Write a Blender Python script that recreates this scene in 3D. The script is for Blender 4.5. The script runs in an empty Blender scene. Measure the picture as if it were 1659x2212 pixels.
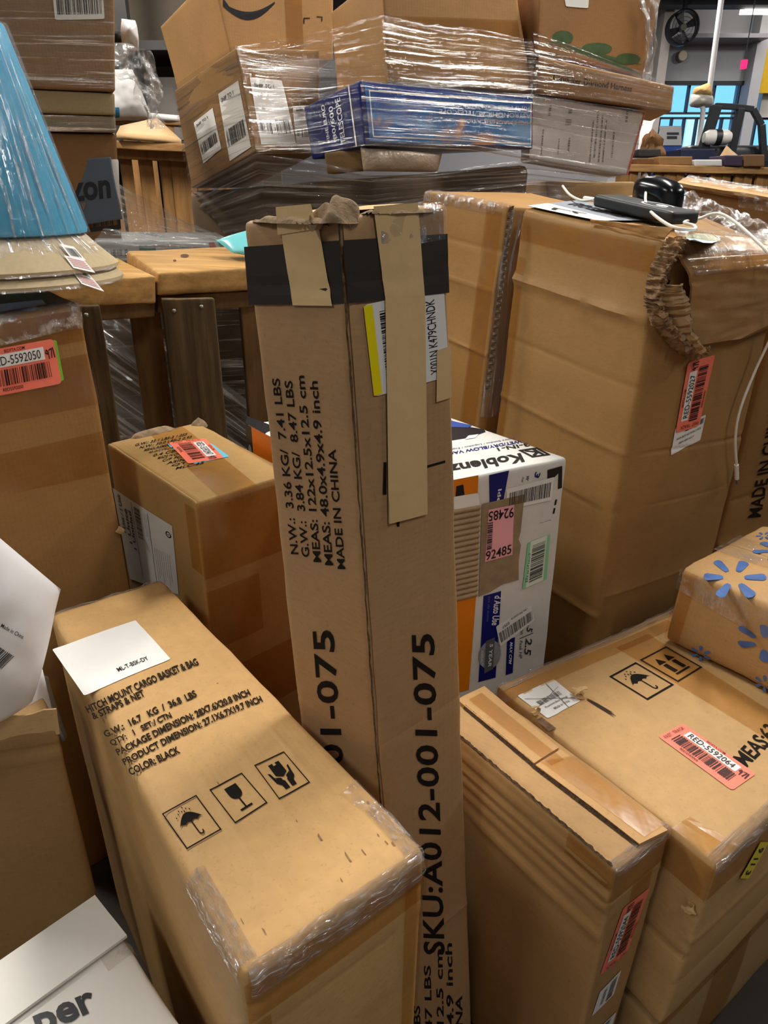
import bpy, bmesh, math, random
from mathutils import Vector, Matrix, noise
from math import sin, cos, pi, radians, exp, sqrt

# ------------------------------------------------------------------ camera
scene = bpy.context.scene
CZ = 1.25                      # height of the lens above the floor
PITCH = radians(24.0)
FPX = 1550.0                   # focal length in pixels of the 1659 x 2212 frame
CP, SP = cos(PITCH), sin(PITCH)
cd = bpy.data.cameras.new('camera')
cam = bpy.data.objects.new('camera', cd)
scene.collection.objects.link(cam)
cam.location = (0, 0, CZ)
cam.rotation_euler = (pi/2 - PITCH, 0, 0)
cd.sensor_fit = 'VERTICAL'
cd.sensor_height = 24.0
cd.lens = 24.0 * FPX / 2212
cd.clip_start = 0.02
cd.clip_end = 60
scene.camera = cam

# ------------------------------------------------------------------ light
W = bpy.data.worlds.new('world')
scene.world = W
W.use_nodes = True
W.node_tree.nodes['Background'].inputs[0].default_value = (1.0, 0.97, 0.93, 1)
W.node_tree.nodes['Background'].inputs[1].default_value = 0.05
scene.view_settings.view_transform = 'Standard'
scene.view_settings.look = 'None'
scene.view_settings.gamma = 1.0
scene.view_settings.exposure = 0.55
LIGHT_Z = 3.45
LIGHTS = [(-1.9, -0.9), (-1.9, 2.2), (-1.9, 5.2), (1.1, -0.9), (1.1, 2.2), (1.1, 5.2), (4.4, 2.2), (4.2, 5.6), (-4.6, 3.0), (2.6, 8.6), (5.4, 8.6)]
LIGHT_W = [24, 66, 48, 17, 66, 48, 46, 46, 40, 60, 60]
for i, (x, y) in enumerate(LIGHTS):
    ld = bpy.data.lights.new('tube_light', 'AREA')
    ld.shape = 'RECTANGLE'
    ld.size, ld.size_y = 0.22, 1.25
    ld.energy = LIGHT_W[i]
    ld.color = (1.0, 0.965, 0.90)
    lo = bpy.data.objects.new('tube_light', ld)
    lo.location = (x, y, LIGHT_Z - 0.075)
    scene.collection.objects.link(lo)
scene.cycles.use_denoising = True
scene.cycles.transparent_max_bounces = 24
scene.cycles.max_bounces = 8
scene.cycles.diffuse_bounces = 3
scene.cycles.caustics_reflective = False
scene.cycles.caustics_refractive = False

# ------------------------------------------------------------------ picture -> place
def ray(px, py):
    h = (px - 829.5) / FPX
    v = (py - 1106.0) / FPX
    return Vector((h, CP - v * SP, -(SP + v * CP)))
def at_z(px, py, z):                       # z is a height above the floor
    d = ray(px, py)
    return Vector((0, 0, CZ)) + d * ((z - CZ) / d.z)
def at_y(px, py, y):
    d = ray(px, py)
    return Vector((0, 0, CZ)) + d * (y / d.y)
def at_pl(px, py, p0, n):
    d = ray(px, py)
    o = Vector((0, 0, CZ))
    return o + d * ((p0 - o).dot(n) / d.dot(n))
def proj(p):
    z = p.z - CZ
    dep = p.y * CP - z * SP
    return 829.5 + FPX * p.x / dep, 1106.0 - FPX * (p.y * SP + z * CP) / dep
def line_at_z(a, b, z):
    t = (z - a.z) / (b.z - a.z)
    return a + (b - a) * t

# ------------------------------------------------------------------ materials
def lin(c):
    c = c / 255.0
    return c / 12.92 if c <= 0.04045 else ((c + 0.055) / 1.055) ** 2.4
def rgb(t):
    return (lin(t[0]), lin(t[1]), lin(t[2]), 1)
MATS = {}
def new_mat(name):
    m = bpy.data.materials.new(name)
    m.use_nodes = True
    nt = m.node_tree
    nt.nodes.clear()
    out = nt.nodes.new('ShaderNodeOutputMaterial')
    return m, nt, out
def N(nt, t, **kw):
    n = nt.nodes.new(t)
    for k, v in kw.items():
        if k.startswith('i_'):
            n.inputs[k[2:].replace('_', ' ')].default_value = v
        else:
            setattr(n, k, v)
    return n
def noise_tex(nt, scale, coord='Object', detail=3, rough=.55, vec=(1, 1, 1), rot=0):
    tc = N(nt, 'ShaderNodeTexCoord')
    mp = N(nt, 'ShaderNodeMapping')
    mp.inputs['Scale'].default_value = vec
    mp.inputs['Rotation'].default_value = (0, 0, rot)
    nt.links.new(tc.outputs[coord], mp.inputs[0])
    n = N(nt, 'ShaderNodeTexNoise')
    n.inputs['Scale'].default_value = scale
    n.inputs['Detail'].default_value = detail
    n.inputs['Roughness'].default_value = rough
    nt.links.new(mp.outputs[0], n.inputs['Vector'])
    return n
def ramp(nt, src, a, b, ca, cb):
    r = N(nt, 'ShaderNodeValToRGB')
    e = r.color_ramp.elements
    e[0].position, e[0].color = a, ca
    e[1].position, e[1].color = b, cb
    nt.links.new(src, r.inputs[0])
    return r
def mul(nt, a, b, fac=1.0):
    m = N(nt, 'ShaderNodeMix', data_type='RGBA', blend_type='MULTIPLY')
    m.inputs[0].default_value = fac
    nt.links.new(a, m.inputs[6])
    nt.links.new(b, m.inputs[7])
    return m.outputs[2]
def g(v):
    return (v, v, v, 1)

def card(c, yaw=0.0, rough=0.62, stain=0.25, flute=True):
    """corrugated cardboard: paper fibre, faint flutes, handling stains"""
    key = ('card', c, round(yaw, 2), stain, flute)
    if key in MATS:
        return MATS[key]
    m, nt, out = new_mat('cardboard')
    bs = N(nt, 'ShaderNodeBsdfPrincipled')
    bs.inputs['Roughness'].default_value = rough
    bs.inputs['Specular IOR Level'].default_value = 0.3
    base = N(nt, 'ShaderNodeRGB')
    lum = .3 * c[0] + .59 * c[1] + .11 * c[2]
    base.outputs[0].default_value = rgb([(k + (lum - k) * .10) * f for k, f in zip(c, (1.0, 1.0, .94))])
    n1 = noise_tex(nt, 4.0, detail=4)
    r1 = ramp(nt, n1.outputs[0], .3, .72, g(.86), g(1.08))
    n2 = noise_tex(nt, 55, detail=3, vec=(1, 1, 6))
    r2 = ramp(nt, n2.outputs[0], .3, .7, g(.94), g(1.04))
    n3 = noise_tex(nt, 9, detail=6, rough=.7)
    r3 = ramp(nt, n3.outputs[0], .60, .80, g(1.0), g(1 - stain))
    n4 = noise_tex(nt, 240, detail=1)
    r4 = ramp(nt, n4.outputs[0], .62, .78, g(1.0), g(.86))
    col = mul(nt, base.outputs[0], r1.outputs[0])
    col = mul(nt, col, r2.outputs[0])
    col = mul(nt, col, r3.outputs[0])
    col = mul(nt, col, r4.outputs[0])
    nt.links.new(col, bs.inputs['Base Color'])
    tc = N(nt, 'ShaderNodeTexCoord')
    mp = N(nt, 'ShaderNodeMapping')
    mp.inputs['Rotation'].default_value = (0, 0, -yaw)
    nt.links.new(tc.outputs['Object'], mp.inputs[0])
    wv = N(nt, 'ShaderNodeTexWave')
    wv.bands_direction = 'X'
    wv.inputs['Scale'].default_value = 42.0
    wv.inputs['Distortion'].default_value = 0.6
    wv.inputs['Detail'].default_value = 1
    nt.links.new(mp.outputs[0], wv.inputs['Vector'])
    n5 = noise_tex(nt, 16, detail=4)
    add = N(nt, 'ShaderNodeMath', operation='MULTIPLY_ADD')
    nt.links.new(wv.outputs['Fac'], add.inputs[0])
    add.inputs[1].default_value = 0.05 if flute else 0.0
    nt.links.new(n5.outputs[0], add.inputs[2])
    bp = N(nt, 'ShaderNodeBump')
    bp.inputs['Strength'].default_value = 0.35
    bp.inputs['Distance'].default_value = 0.004
    nt.links.new(add.outputs[0], bp.inputs['Height'])
    nt.links.new(bp.outputs[0], bs.inputs['Normal'])
    nt.links.new(bs.outputs[0], out.inputs[0])
    MATS[key] = m
    return m

def plain(name, c, rough=.5, spec=.35, metal=0.0, mott=0.06, scale=14, bump=0.0, bscale=60):
    key = ('plain', name, c, rough)
    if key in MATS:
        return MATS[key]
    m, nt, out = new_mat(name)
    bs = N(nt, 'ShaderNodeBsdfPrincipled')
    bs.inputs['Roughness'].default_value = rough
    bs.inputs['Specular IOR Level'].default_value = spec
    bs.inputs['Metallic'].default_value = metal
    base = N(nt, 'ShaderNodeRGB')
    base.outputs[0].default_value = rgb(c)
    n1 = noise_tex(nt, scale, detail=4)
    r1 = ramp(nt, n1.outputs[0], .3, .7, g(1 - mott), g(1 + mott * .5))
    nt.links.new(mul(nt, base.outputs[0], r1.outputs[0]), bs.inputs['Base Color'])
    if bump:
        nb = noise_tex(nt, bscale, detail=4)
        bp = N(nt, 'ShaderNodeBump')
        bp.inputs['Strength'].default_value = bump
        bp.inputs['Distance'].default_value = 0.004
        nt.links.new(nb.outputs[0], bp.inputs['Height'])
        nt.links.new(bp.outputs[0], bs.inputs['Normal'])
    nt.links.new(bs.outputs[0], out.inputs[0])
    MATS[key] = m
    return m

def wood(name, c, axis_rot=0.0, dark=.55, rough=.6, vec=(2, 28, 28), tint=None):
    key = ('wood', name, c, axis_rot)
    if key in MATS:
        return MATS[key]
    m, nt, out = new_mat(name)
    bs = N(nt, 'ShaderNodeBsdfPrincipled')
    bs.inputs['Roughness'].default_value = rough
    bs.inputs['Specular IOR Level'].default_value = 0.25
    base = N(nt, 'ShaderNodeRGB')
    base.outputs[0].default_value = rgb(c)
    n1 = noise_tex(nt, 1.6, detail=6, rough=.65, vec=vec, rot=axis_rot)
    r1 = ramp(nt, n1.outputs[0], .32, .68, g(dark), g(1.1))
    n2 = noise_tex(nt, 3.0, detail=4)
    r2 = ramp(nt, n2.outputs[0], .35, .75, g(.8), g(1.1))
    col = mul(nt, base.outputs[0], r1.outputs[0])
    nt.links.new(mul(nt, col, r2.outputs[0]), bs.inputs['Base Color'])
    bp = N(nt, 'ShaderNodeBump')
    bp.inputs['Strength'].default_value = 0.4
    bp.inputs['Distance'].default_value = 0.003
    nt.links.new(n1.outputs[0], bp.inputs['Height'])
    nt.links.new(bp.outputs[0], bs.inputs['Normal'])
    nt.links.new(bs.outputs[0], out.inputs[0])
    MATS[key] = m
    return m

def film(name, tint=(1, 1, 1), gloss=.10, white=.10, su=2.0, sv=70.0, rough=.16, bump=.8, coord='UV', bdist=.006, thr=(.45, .75), edge=.30, streak=4.0):
    """clear plastic film: see-through, mirror-like where it faces a lamp, white streaks for milky folds and painted highlights"""
    key = ('film', name)
    if key in MATS:
        return MATS[key]
    m, nt, out = new_mat(name)
    tr = N(nt, 'ShaderNodeBsdfTransparent')
    tr.inputs[0].default_value = (*tint, 1)
    gl = N(nt, 'ShaderNodeBsdfGlossy')
    gl.inputs['Roughness'].default_value = rough
    gl.inputs['Color'].default_value = g(1)
    df = N(nt, 'ShaderNodeBsdfDiffuse')
    df.inputs[0].default_value = g(.82)
    ns = noise_tex(nt, 1.0, coord=coord, detail=5, rough=.6, vec=(su, sv, max(su, sv) if coord != 'UV' else 1))
    n2 = noise_tex(nt, 1.0, coord=coord, detail=3, rough=.6, vec=(su * 3, sv * .12 + 2, 3))
    sm = N(nt, 'ShaderNodeMath', operation='ADD')
    nt.links.new(ns.outputs[0], sm.inputs[0])
    nt.links.new(n2.outputs[0], sm.inputs[1])
    bp = N(nt, 'ShaderNodeBump')
    bp.inputs['Strength'].default_value = bump
    bp.inputs['Distance'].default_value = bdist
    nt.links.new(sm.outputs[0], bp.inputs['Height'])
    nt.links.new(bp.outputs[0], gl.inputs['Normal'])
    lw = N(nt, 'ShaderNodeLayerWeight')          # Schlick: the same from both sides of the film
    lw.inputs['Blend'].default_value = 0.5
    nt.links.new(bp.outputs[0], lw.inputs['Normal'])
    p5 = N(nt, 'ShaderNodeMath', operation='POWER')
    nt.links.new(lw.outputs['Facing'], p5.inputs[0])
    p5.inputs[1].default_value = 4.0
    fa = N(nt, 'ShaderNodeMath', operation='MULTIPLY_ADD', use_clamp=True)
    nt.links.new(p5.outputs[0], fa.inputs[0])
    fa.inputs[1].default_value = edge
    rw = ramp(nt, ns.outputs[0], thr[0], thr[1], g(0.0), g(1.0))
    sg = N(nt, 'ShaderNodeMath', operation='MULTIPLY_ADD')      # folded, many-layered film mirrors more
    nt.links.new(rw.outputs[0], sg.inputs[0])
    sg.inputs[1].default_value = gloss * streak
    sg.inputs[2].default_value = gloss * .35
    nt.links.new(sg.outputs[0], fa.inputs[2])
    mw = N(nt, 'ShaderNodeMath', operation='MULTIPLY')
    nt.links.new(rw.outputs[0], mw.inputs[0])
    mw.inputs[1].default_value = white * 2.2
    aw = N(nt, 'ShaderNodeMath', operation='ADD', use_clamp=True)
    nt.links.new(mw.outputs[0], aw.inputs[0])
    aw.inputs[1].default_value = white * .35
    m1 = N(nt, 'ShaderNodeMixShader')
    nt.links.new(aw.outputs[0], m1.inputs[0])
    nt.links.new(tr.outputs[0], m1.inputs[1])
    nt.links.new(df.outputs[0], m1.inputs[2])
    m2 = N(nt, 'ShaderNodeMixShader')
    nt.links.new(fa.outputs[0], m2.inputs[0])
    nt.links.new(m1.outputs[0], m2.inputs[1])
    nt.links.new(gl.outputs[0], m2.inputs[2])
    nt.links.new(m2.outputs[0], out.inputs[0])
    MATS[key] = m
    return m

def emit(name, c, s):
    m, nt, out = new_mat(name)
    e = N(nt, 'ShaderNodeEmission')
    e.inputs[0].default_value = rgb(c)
    e.inputs[1].default_value = s
    nt.links.new(e.outputs[0], out.inputs[0])
    return m

INK = plain('black_ink', (34, 29, 26), .8, spec=.08, mott=.25, scale=90)
INKS = plain('soft_ink', (44, 35, 27), .8, spec=.06, mott=.2, scale=120)
BLACK = plain('black_print', (22, 22, 24), .45)
GREYP = plain('grey_print', (120, 122, 124), .5, mott=.3, scale=60)
WHITE = plain('white_paper', (236, 234, 230), .5, mott=.03)
REDL = plain('salmon_label', (250, 128, 104), .45, mott=.03)
NAVY = plain('navy_print', (16, 24, 110), .4, mott=.15)
TAPE_TAN = plain('tan_paper_tape', (222, 190, 138), .5, mott=.06, bump=.15)
TAPE = film('brown_clear_tape', tint=(.90, .80, .63), gloss=.04, white=.006, su=6, sv=6, rough=.22, bump=.30, coord='Object', bdist=.004, edge=.12)
CLEAR = film('clear_tape', tint=(.97, .95, .92), gloss=.08, white=.08, su=30, sv=30, rough=.10, bump=.9, coord='Object', bdist=.006)
WRAP = film('stretch_film', tint=(.93, .92, .90), gloss=.15, white=.09, su=2.2, sv=85, rough=.06, bump=1.0, bdist=.012, thr=(.54, .63))
EDGEF = film('edge_film', tint=(.92, .89, .85), gloss=.12, white=.16, su=7, sv=16, rough=.10, bump=1.0, bdist=.05, thr=(.52, .66))
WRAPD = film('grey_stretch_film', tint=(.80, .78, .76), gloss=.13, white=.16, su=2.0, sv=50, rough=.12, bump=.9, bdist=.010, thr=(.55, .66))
CRINK = film('crinkled_film', tint=(.93, .91, .88), gloss=.10, white=.14, su=36, sv=36, rough=.10, bump=1.0, thr=(.50, .64), coord='Object', bdist=.010)

# ------------------------------------------------------------------ objects
def link(o):
    scene.collection.objects.link(o)
def tag(o, label, cat, group=None, kind=None):
    o['label'] = label
    o['category'] = cat
    if group:
        o['group'] = group
    if kind:
        o['kind'] = kind
    return o
def struct(o):
    o['kind'] = 'structure'
    return o
def obj(name, verts, faces, mat, parent=None, org=None, smooth=None, uvs=None):
    """verts in world metres; org: object origin"""
    if parent is not None:
        org = Vector(parent.get('_o', (0, 0, 0))) if '_o' in parent else ORG[parent.name]
    elif org is None:
        if verts:
            xs = [v[0] for v in verts]; ys = [v[1] for v in verts]; zs = [v[2] for v in verts]
            org = Vector(((min(xs) + max(xs)) / 2, (min(ys) + max(ys)) / 2, min(zs)))
        else:
            org = Vector((0, 0, 0))
    me = bpy.data.meshes.new(name)
    me.from_pydata([Vector(v) - org for v in verts], [], faces)
    me.materials.append(mat)
    if uvs is not None:
        ul = me.uv_layers.new(name='UVMap')
        for lp in me.loops:
            ul.data[lp.index].uv = uvs[lp.vertex_index]
    if smooth is not None:
        me.shade_smooth()
        if smooth < 179:
            me.set_sharp_from_angle(angle=radians(smooth))
    me.update()
    o = bpy.data.objects.new(name, me)
    link(o)
    if parent is not None:
        o.parent = parent
    else:
        o.location = org
    ORG[o.name] = org
    return o
ORG = {}
def empty(name, org):
    o = bpy.data.objects.new(name, None)
    o.empty_display_size = .05
    link(o)
    o.location = org
    ORG[o.name] = Vector(org)
    return o
def vn(p, s, seed):
    q = p * s + Vector((seed * 7.31, seed * 3.17, seed * 1.93))
    return noise.noise_vector(q)

class Hexa:
    """a carton: eight corners, rounded and worn edges, bulging panels, creases"""
    FACES = {'top': lambda a, b: (a, b, 1), 'bottom': lambda a, b: (a, 1 - b, 0), 'front': lambda a, b: (a, 0, b),
             'back': lambda a, b: (1 - a, 1, b), 'left': lambda a, b: (0, 1 - a, b), 'right': lambda a, b: (1, a, b)}
    def __init__(s, c, r=.006, bulge=None, wob=.0015, wear=.0012, seed=1, grooves=None, n=(6, 6, 6)):
        s.c, s.r, s.bulge, s.wob, s.wear, s.seed = c, r, bulge or {}, wob, wear, seed
        s.grooves = grooves or {}
        s.n = n
        L = lambda p, q: (c[p] - c[q]).length
        s.L = (sum(L((1, j, k), (0, j, k)) for j in (0, 1) for k in (0, 1)) / 4,
               sum(L((i, 1, k), (i, 0, k)) for i in (0, 1) for k in (0, 1)) / 4,
               sum(L((i, j, 1), (i, j, 0)) for i in (0, 1) for j in (0, 1)) / 4)
        s.ctr = sum((v for v in c.values()), Vector()) / 8
        s.nrm = {}
        for f, fn in s.FACES.items():
            p = [s.base(*fn(a, b)) for a, b in ((0, 0), (1, 0), (1, 1), (0, 1))]
            nn = (p[2] - p[0]).cross(p[3] - p[1]).normalized()
            if nn.dot((p[0] + p[1] + p[2] + p[3]) / 4 - s.ctr) < 0:
                nn = -nn
            s.nrm[f] = nn
    def base(s, u, v, w):
        c = s.c
        r = Vector()
        for i in (0, 1):
            for j in (0, 1):
                for k in (0, 1):
                    r += c[(i, j, k)] * ((u if i else 1 - u) * (v if j else 1 - v) * (w if k else 1 - w))
        return r
    def blg(s, f, a, b):
        h = s.bulge.get(f, 0)
        if not h:
            return 0
        a = min(max(a, 0), 1); b = min(max(b, 0), 1)
        return h * 16 * a * (1 - a) * b * (1 - b)
    def onfaces(s, u, v, w):
        e = 1e-5
        if w > 1 - e: yield 'top', u, v
        if w < e: yield 'bottom', u, 1 - v
        if v < e: yield 'front', u, w
        if v > 1 - e: yield 'back', 1 - u, w
        if u < e: yield 'left', 1 - v, w
        if u > 1 - e: yield 'right', v, w
    def P(s, u, v, w):
        L, r = s.L, s.r
        m = [u * L[0], v * L[1], w * L[2]]
        q = [min(max(m[i], r), L[i] - r) for i in range(3)]
        d = Vector([m[i] - q[i] for i in range(3)])
        if d.length > 1e-9:
            d = d.normalized() * r
            m = [q[i] + d[i] for i in range(3)]
        p = s.base(m[0] / L[0], m[1] / L[1], m[2] / L[2])
        edge = sorted([min(u, 1 - u) * L[0], min(v, 1 - v) * L[1], min(w, 1 - w) * L[2]])[1]
        add = vn(p, 3.5, s.seed) * s.wob
        if s.wear:
            add += (vn(p, 38.0, s.seed + 5) * 1.0 + vn(p, 90.0, s.seed + 9) * .6) * (s.wear * exp(-edge / .012))
        for f, a, b in s.onfaces(u, v, w):
            add += s.nrm[f] * s.blg(f, a, b)
            la, lb = s.lens(f)
            for ax, pos, wd, dep, r0, r1 in s.grooves.get(f, ()):
                x, y, l = (a, b, la) if ax == 'a' else (b, a, lb)
                dist = abs(x - pos) * l
                if dist < wd and r0 <= y <= r1:
                    add -= s.nrm[f] * dep * (1 - dist / wd) * (.75 + .5 * noise.noise(p * 14))
        return p + add
    def lens(s, f):
        L = s.L
        return {'top': (L[0], L[1]), 'bottom': (L[0], L[1]), 'front': (L[0], L[2]), 'back': (L[0], L[2]), 'left': (L[1], L[2]), 'right': (L[1], L[2])}[f]
    def F(s, f, a, b, off=0.0):
        p = s.base(*s.FACES[f](a, b))
        la, lb = s.lens(f)
        for ax, pos, wd, dep, r0, r1 in s.grooves.get(f, ()):
            x, y, l = (a, b, la) if ax == 'a' else (b, a, lb)
            dist = abs(x - pos) * l
            if dist < wd and r0 <= y <= r1:
                off -= dep * (1 - dist / wd) * (.75 + .5 * noise.noise(p * 14))
        return p + vn(p, 3.5, s.seed) * s.wob + s.nrm[f] * (s.blg(f, a, b) + off)
    def uv(s, f, px, py):
        a = b = .5
        h = 1e-4
        for _ in range(14):
            x, y = proj(s.F(f, a, b))
            xa, ya = proj(s.F(f, a + h, b)); xb, yb = proj(s.F(f, a, b + h))
            j = ((xa - x) / h, (xb - x) / h, (ya - y) / h, (yb - y) / h)
            det = j[0] * j[3] - j[1] * j[2]
            if abs(det) < 1e-9:
                break
            ex, ey = px - x, py - y
            da = (ex * j[3] - ey * j[1]) / det; db = (ey * j[0] - ex * j[2]) / det
            st = min(1, .5 / max(1e-9, max(abs(da), abs(db))))
            a += da * st; b += db * st
        return a, b
    def lines(s, ax):
        L, r = s.L[ax], s.r
        k = s.n[ax]
        xs = {0.0, 1.0, .3 * r / L, r / L, 2.5 * r / L, 1 - .3 * r / L, 1 - r / L, 1 - 2.5 * r / L}
        for i in range(1, k):
            xs.add(i / k)
        axes = {'top': (0, 1), 'bottom': (0, 1), 'front': (0, 2), 'back': (0, 2), 'left': (1, 2), 'right': (1, 2)}
        flip = {('back', 'a'), ('left', 'a'), ('bottom', 'b')}
        for f, gs in s.grooves.items():
            for gx, pos, wd, dep, r0, r1 in gs:
                A = axes[f][0 if gx == 'a' else 1]
                if A == ax:
                    p = 1 - pos if (f, gx) in flip else pos
                    for t in (-1, -.5, 0, .5, 1):
                        xs.add(min(1, max(0, p + t * wd / L)))
        out = []
        for x in sorted(xs):
            if not out or x - out[-1] > 2e-4:
                out.append(x)
        out[-1] = 1.0
        return out
    def build(s, name, mat, parent=None):
        X, Y, Z = s.lines(0), s.lines(1), s.lines(2)
        ids, vs, fs = {}, [], []
        def vid(i, j, k):
            if (i, j, k) not in ids:
                ids[(i, j, k)] = len(vs)
                vs.append(s.P(X[i], Y[j], Z[k]))
            return ids[(i, j, k)]
        nx, ny, nz = len(X) - 1, len(Y) - 1, len(Z) - 1
        for i in range(nx):
            for j in range(ny):
                fs.append((vid(i, j, nz), vid(i + 1, j, nz), vid(i + 1, j + 1, nz), vid(i, j + 1, nz)))
                fs.append((vid(i, j, 0), vid(i, j + 1, 0), vid(i + 1, j + 1, 0), vid(i + 1, j, 0)))
        for i in range(nx):
            for k in range(nz):
                fs.append((vid(i, 0, k), vid(i + 1, 0, k), vid(i + 1, 0, k + 1), vid(i, 0, k + 1)))
                fs.append((vid(i, ny, k), vid(i, ny, k + 1), vid(i + 1, ny, k + 1), vid(i + 1, ny, k)))
        for j in range(ny):
            for k in range(nz):
                fs.append((vid(0, j, k), vid(0, j, k + 1), vid(0, j + 1, k + 1), vid(0, j + 1, k)))
                fs.append((vid(nx, j, k), vid(nx, j + 1, k), vid(nx, j + 1, k + 1), vid(nx, j, k + 1)))
        b = s.ctr.copy(); b.z = min(v.z for v in s.c.values())
        s.o = obj(name, vs, fs, mat, parent, org=b, smooth=42)
        return s.o

def corners(t, bot):
    """t, bot: dict 00,10,11,01 -> Vector"""
    c = {}
    for k, v in t.items():
        c[(int(k[0]), int(k[1]), 1)] = v
    for k, v in bot.items():
        c[(int(k[0]), int(k[1]), 0)] = v
    return c
def drop(t, z, lean=None):
    lean = lean or {}
    r = {}
    for k, v in t.items():
        q = v.copy(); q.z = z
        l = lean.get(k, lean.get('*', (0, 0)))
        q.x += l[0]; q.y += l[1]
        r[k] = q
    return r

# ------------------------------------------------------------------ flat graphics (x right, y down, 0..1)
def grect(x0=0, y0=0, x1=1, y1=1, nx=4, ny=4, r=0.0, asp=1.0):
    vs, fs = [], []
    def mp(x, y):
        if r:
            rx, ry = r, r * asp
            qx = min(max(x, rx), 1 - rx); qy = min(max(y, ry), 1 - ry)
            dx, dy = (x - qx) / rx, (y - qy) / ry
            l = sqrt(dx * dx + dy * dy)
            if l > 1:
                dx, dy = dx / l, dy / l
            x, y = qx + dx * rx, qy + dy * ry
        return (x0 + (x1 - x0) * x, y0 + (y1 - y0) * y)
    xs = [i / nx for i in range(nx + 1)]; ys = [i / ny for i in range(ny + 1)]
    if r:
        xs = sorted(set(xs + [0, r * .3, r, 1 - r, 1 - r * .3, 1])); ys = sorted(set(ys + [0, r * asp * .3, r * asp, 1 - r * asp, 1 - r * asp * .3, 1]))
    for y in ys:
        for x in xs:
            vs.append(mp(x, y))
    w = len(xs)
    for j in range(len(ys) - 1):
        for i in range(w - 1):
            fs.append((j * w + i, j * w + i + 1, (j + 1) * w + i + 1, (j + 1) * w + i))
    return vs, fs
def gpoly(pts):
    return list(pts), [tuple(range(len(pts)))]
def gell(cx, cy, rx, ry, n=20):
    return [(cx + rx * cos(2 * pi * i / n), cy + ry * sin(2 * pi * i / n)) for i in range(n)], [tuple(range(n))]
def gjoin(*gs):
    vs, fs = [], []
    for v, f in gs:
        b = len(vs)
        vs += v
        fs += [tuple(i + b for i in q) for q in f]
    return vs, fs
def gline(pts, w):
    out = []
    for (x0, y0), (x1, y1) in zip(pts, pts[1:]):
        dx, dy = x1 - x0, y1 - y0
        l = sqrt(dx * dx + dy * dy) or 1
        px, py = -dy / l * w / 2, dx / l * w / 2
        ex, ey = dx / l * w * .3, dy / l * w * .3
        out.append(gpoly([(x0 - ex + px, y0 - ey + py), (x1 + ex + px, y1 + ey + py), (x1 + ex - px, y1 + ey - py), (x0 - ex - px, y0 - ey - py)]))
    return gjoin(*out)
def gframe(w=.04, x0=0, y0=0, x1=1, y1=1):
    return gjoin(grect(x0, y0, x1, y0 + w, 4, 1), grect(x0, y1 - w, x1, y1, 4, 1), grect(x0, y0 + w, x0 + w, y1 - w, 1, 4), grect(x1 - w, y0 + w, x1, y1 - w, 1, 4))
def gmap(gm, x0, y0, x1, y1):
    return [(x0 + (x1 - x0) * x, y0 + (y1 - y0) * y) for x, y in gm[0]], gm[1]
def gbars(x0=0, y0=0, x1=1, y1=1, n=34, seed=1, vert=True):
    R = random.Random(seed)
    ws = [R.choice((1, 1, 2, 3)) for _ in range(2 * n + 1)]
    tot = sum(ws)
    out, t = [], 0
    for i, w in enumerate(ws):
        if i % 2 == 0:
            a, b = t / tot, (t + w) / tot
            out.append(grect(x0 + (x1 - x0) * a, y0, x0 + (x1 - x0) * b, y1, 1, 2) if vert else grect(x0, y0 + (y1 - y0) * a, x1, y0 + (y1 - y0) * b, 2, 1))
        t += w
    return gjoin(*out)
TXT = {}
def gtext(s, bold=0.0, shear=0.0, sp=1.0):
    """string as filled outlines, its own box scaled to 0..1"""
    key = (s, bold, shear, sp)
    if key not in TXT:
        cu = bpy.data.curves.new('t', 'FONT')
        cu.body = s
        cu.offset = bold
        cu.shear = shear
        cu.space_character = sp
        cu.resolution_u = 3
        ob = bpy.data.objects.new('t', cu)
        me = bpy.data.meshes.new_from_object(ob)
        v = [(p.co.x, p.co.y) for p in me.vertices]
        f = [tuple(p.vertices) for p in me.polygons]
        bpy.data.objects.remove(ob)
        bpy.data.meshes.remove(me)
        bpy.data.curves.remove(cu)
        xa, xb = min(p[0] for p in v), max(p[0] for p in v)
        ya, yb = min(p[1] for p in v), max(p[1] for p in v)
        TXT[key] = ([((x - xa) / (xb - xa), 1 - (y - ya) / (yb - ya)) for x, y in v], f)
    return TXT[key]
def lerp2(q, x, y):
    return tuple((q[0][i] * (1 - x) + q[1][i] * x) * (1 - y) + (q[3][i] * (1 - x) + q[2][i] * x) * y for i in (0, 1))
def tl(s, bl, br, h, up, bold=.012, h2=None, shear=0, sp=1.0):
    """a line of print given by its base line in the photo, cap height and up direction"""
    l = sqrt(up[0] ** 2 + up[1] ** 2)
    u = (up[0] / l, up[1] / l)
    h2 = h2 or h
    return [(bl[0] + u[0] * h, bl[1] + u[1] * h), (br[0] + u[0] * h2, br[1] + u[1] * h2), br, bl], gtext(s, bold, shear, sp)
def stamp(B, face, items, mat, name, parent=None, off=.0008, smooth=None, label=None):
    """lay flat print, labels and tape on a carton's panel"""
    if 1 < len(items) <= 12:
        return [stamp(B, face, [it], mat, name, parent, off, smooth, label) for it in items][0]
    vs, fs = [], []
    for q, gm in items:
        if len(q) == 4 and isinstance(q[0], tuple) and max(abs(q[i][j]) for i in range(4) for j in (0, 1)) > 6:
            q = [B.uv(face, *p) for p in q]
        b = len(vs)
        for x, y in gm[0]:
            a, c = lerp2(q, x, y)
            vs.append(B.F(face, a, c, off))
        fs += [tuple(i + b for i in p) for p in gm[1]]
    o = obj(name, vs, fs, mat, parent or B.o, smooth=smooth)
    if label:
        o['label'] = label
    return o
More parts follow.
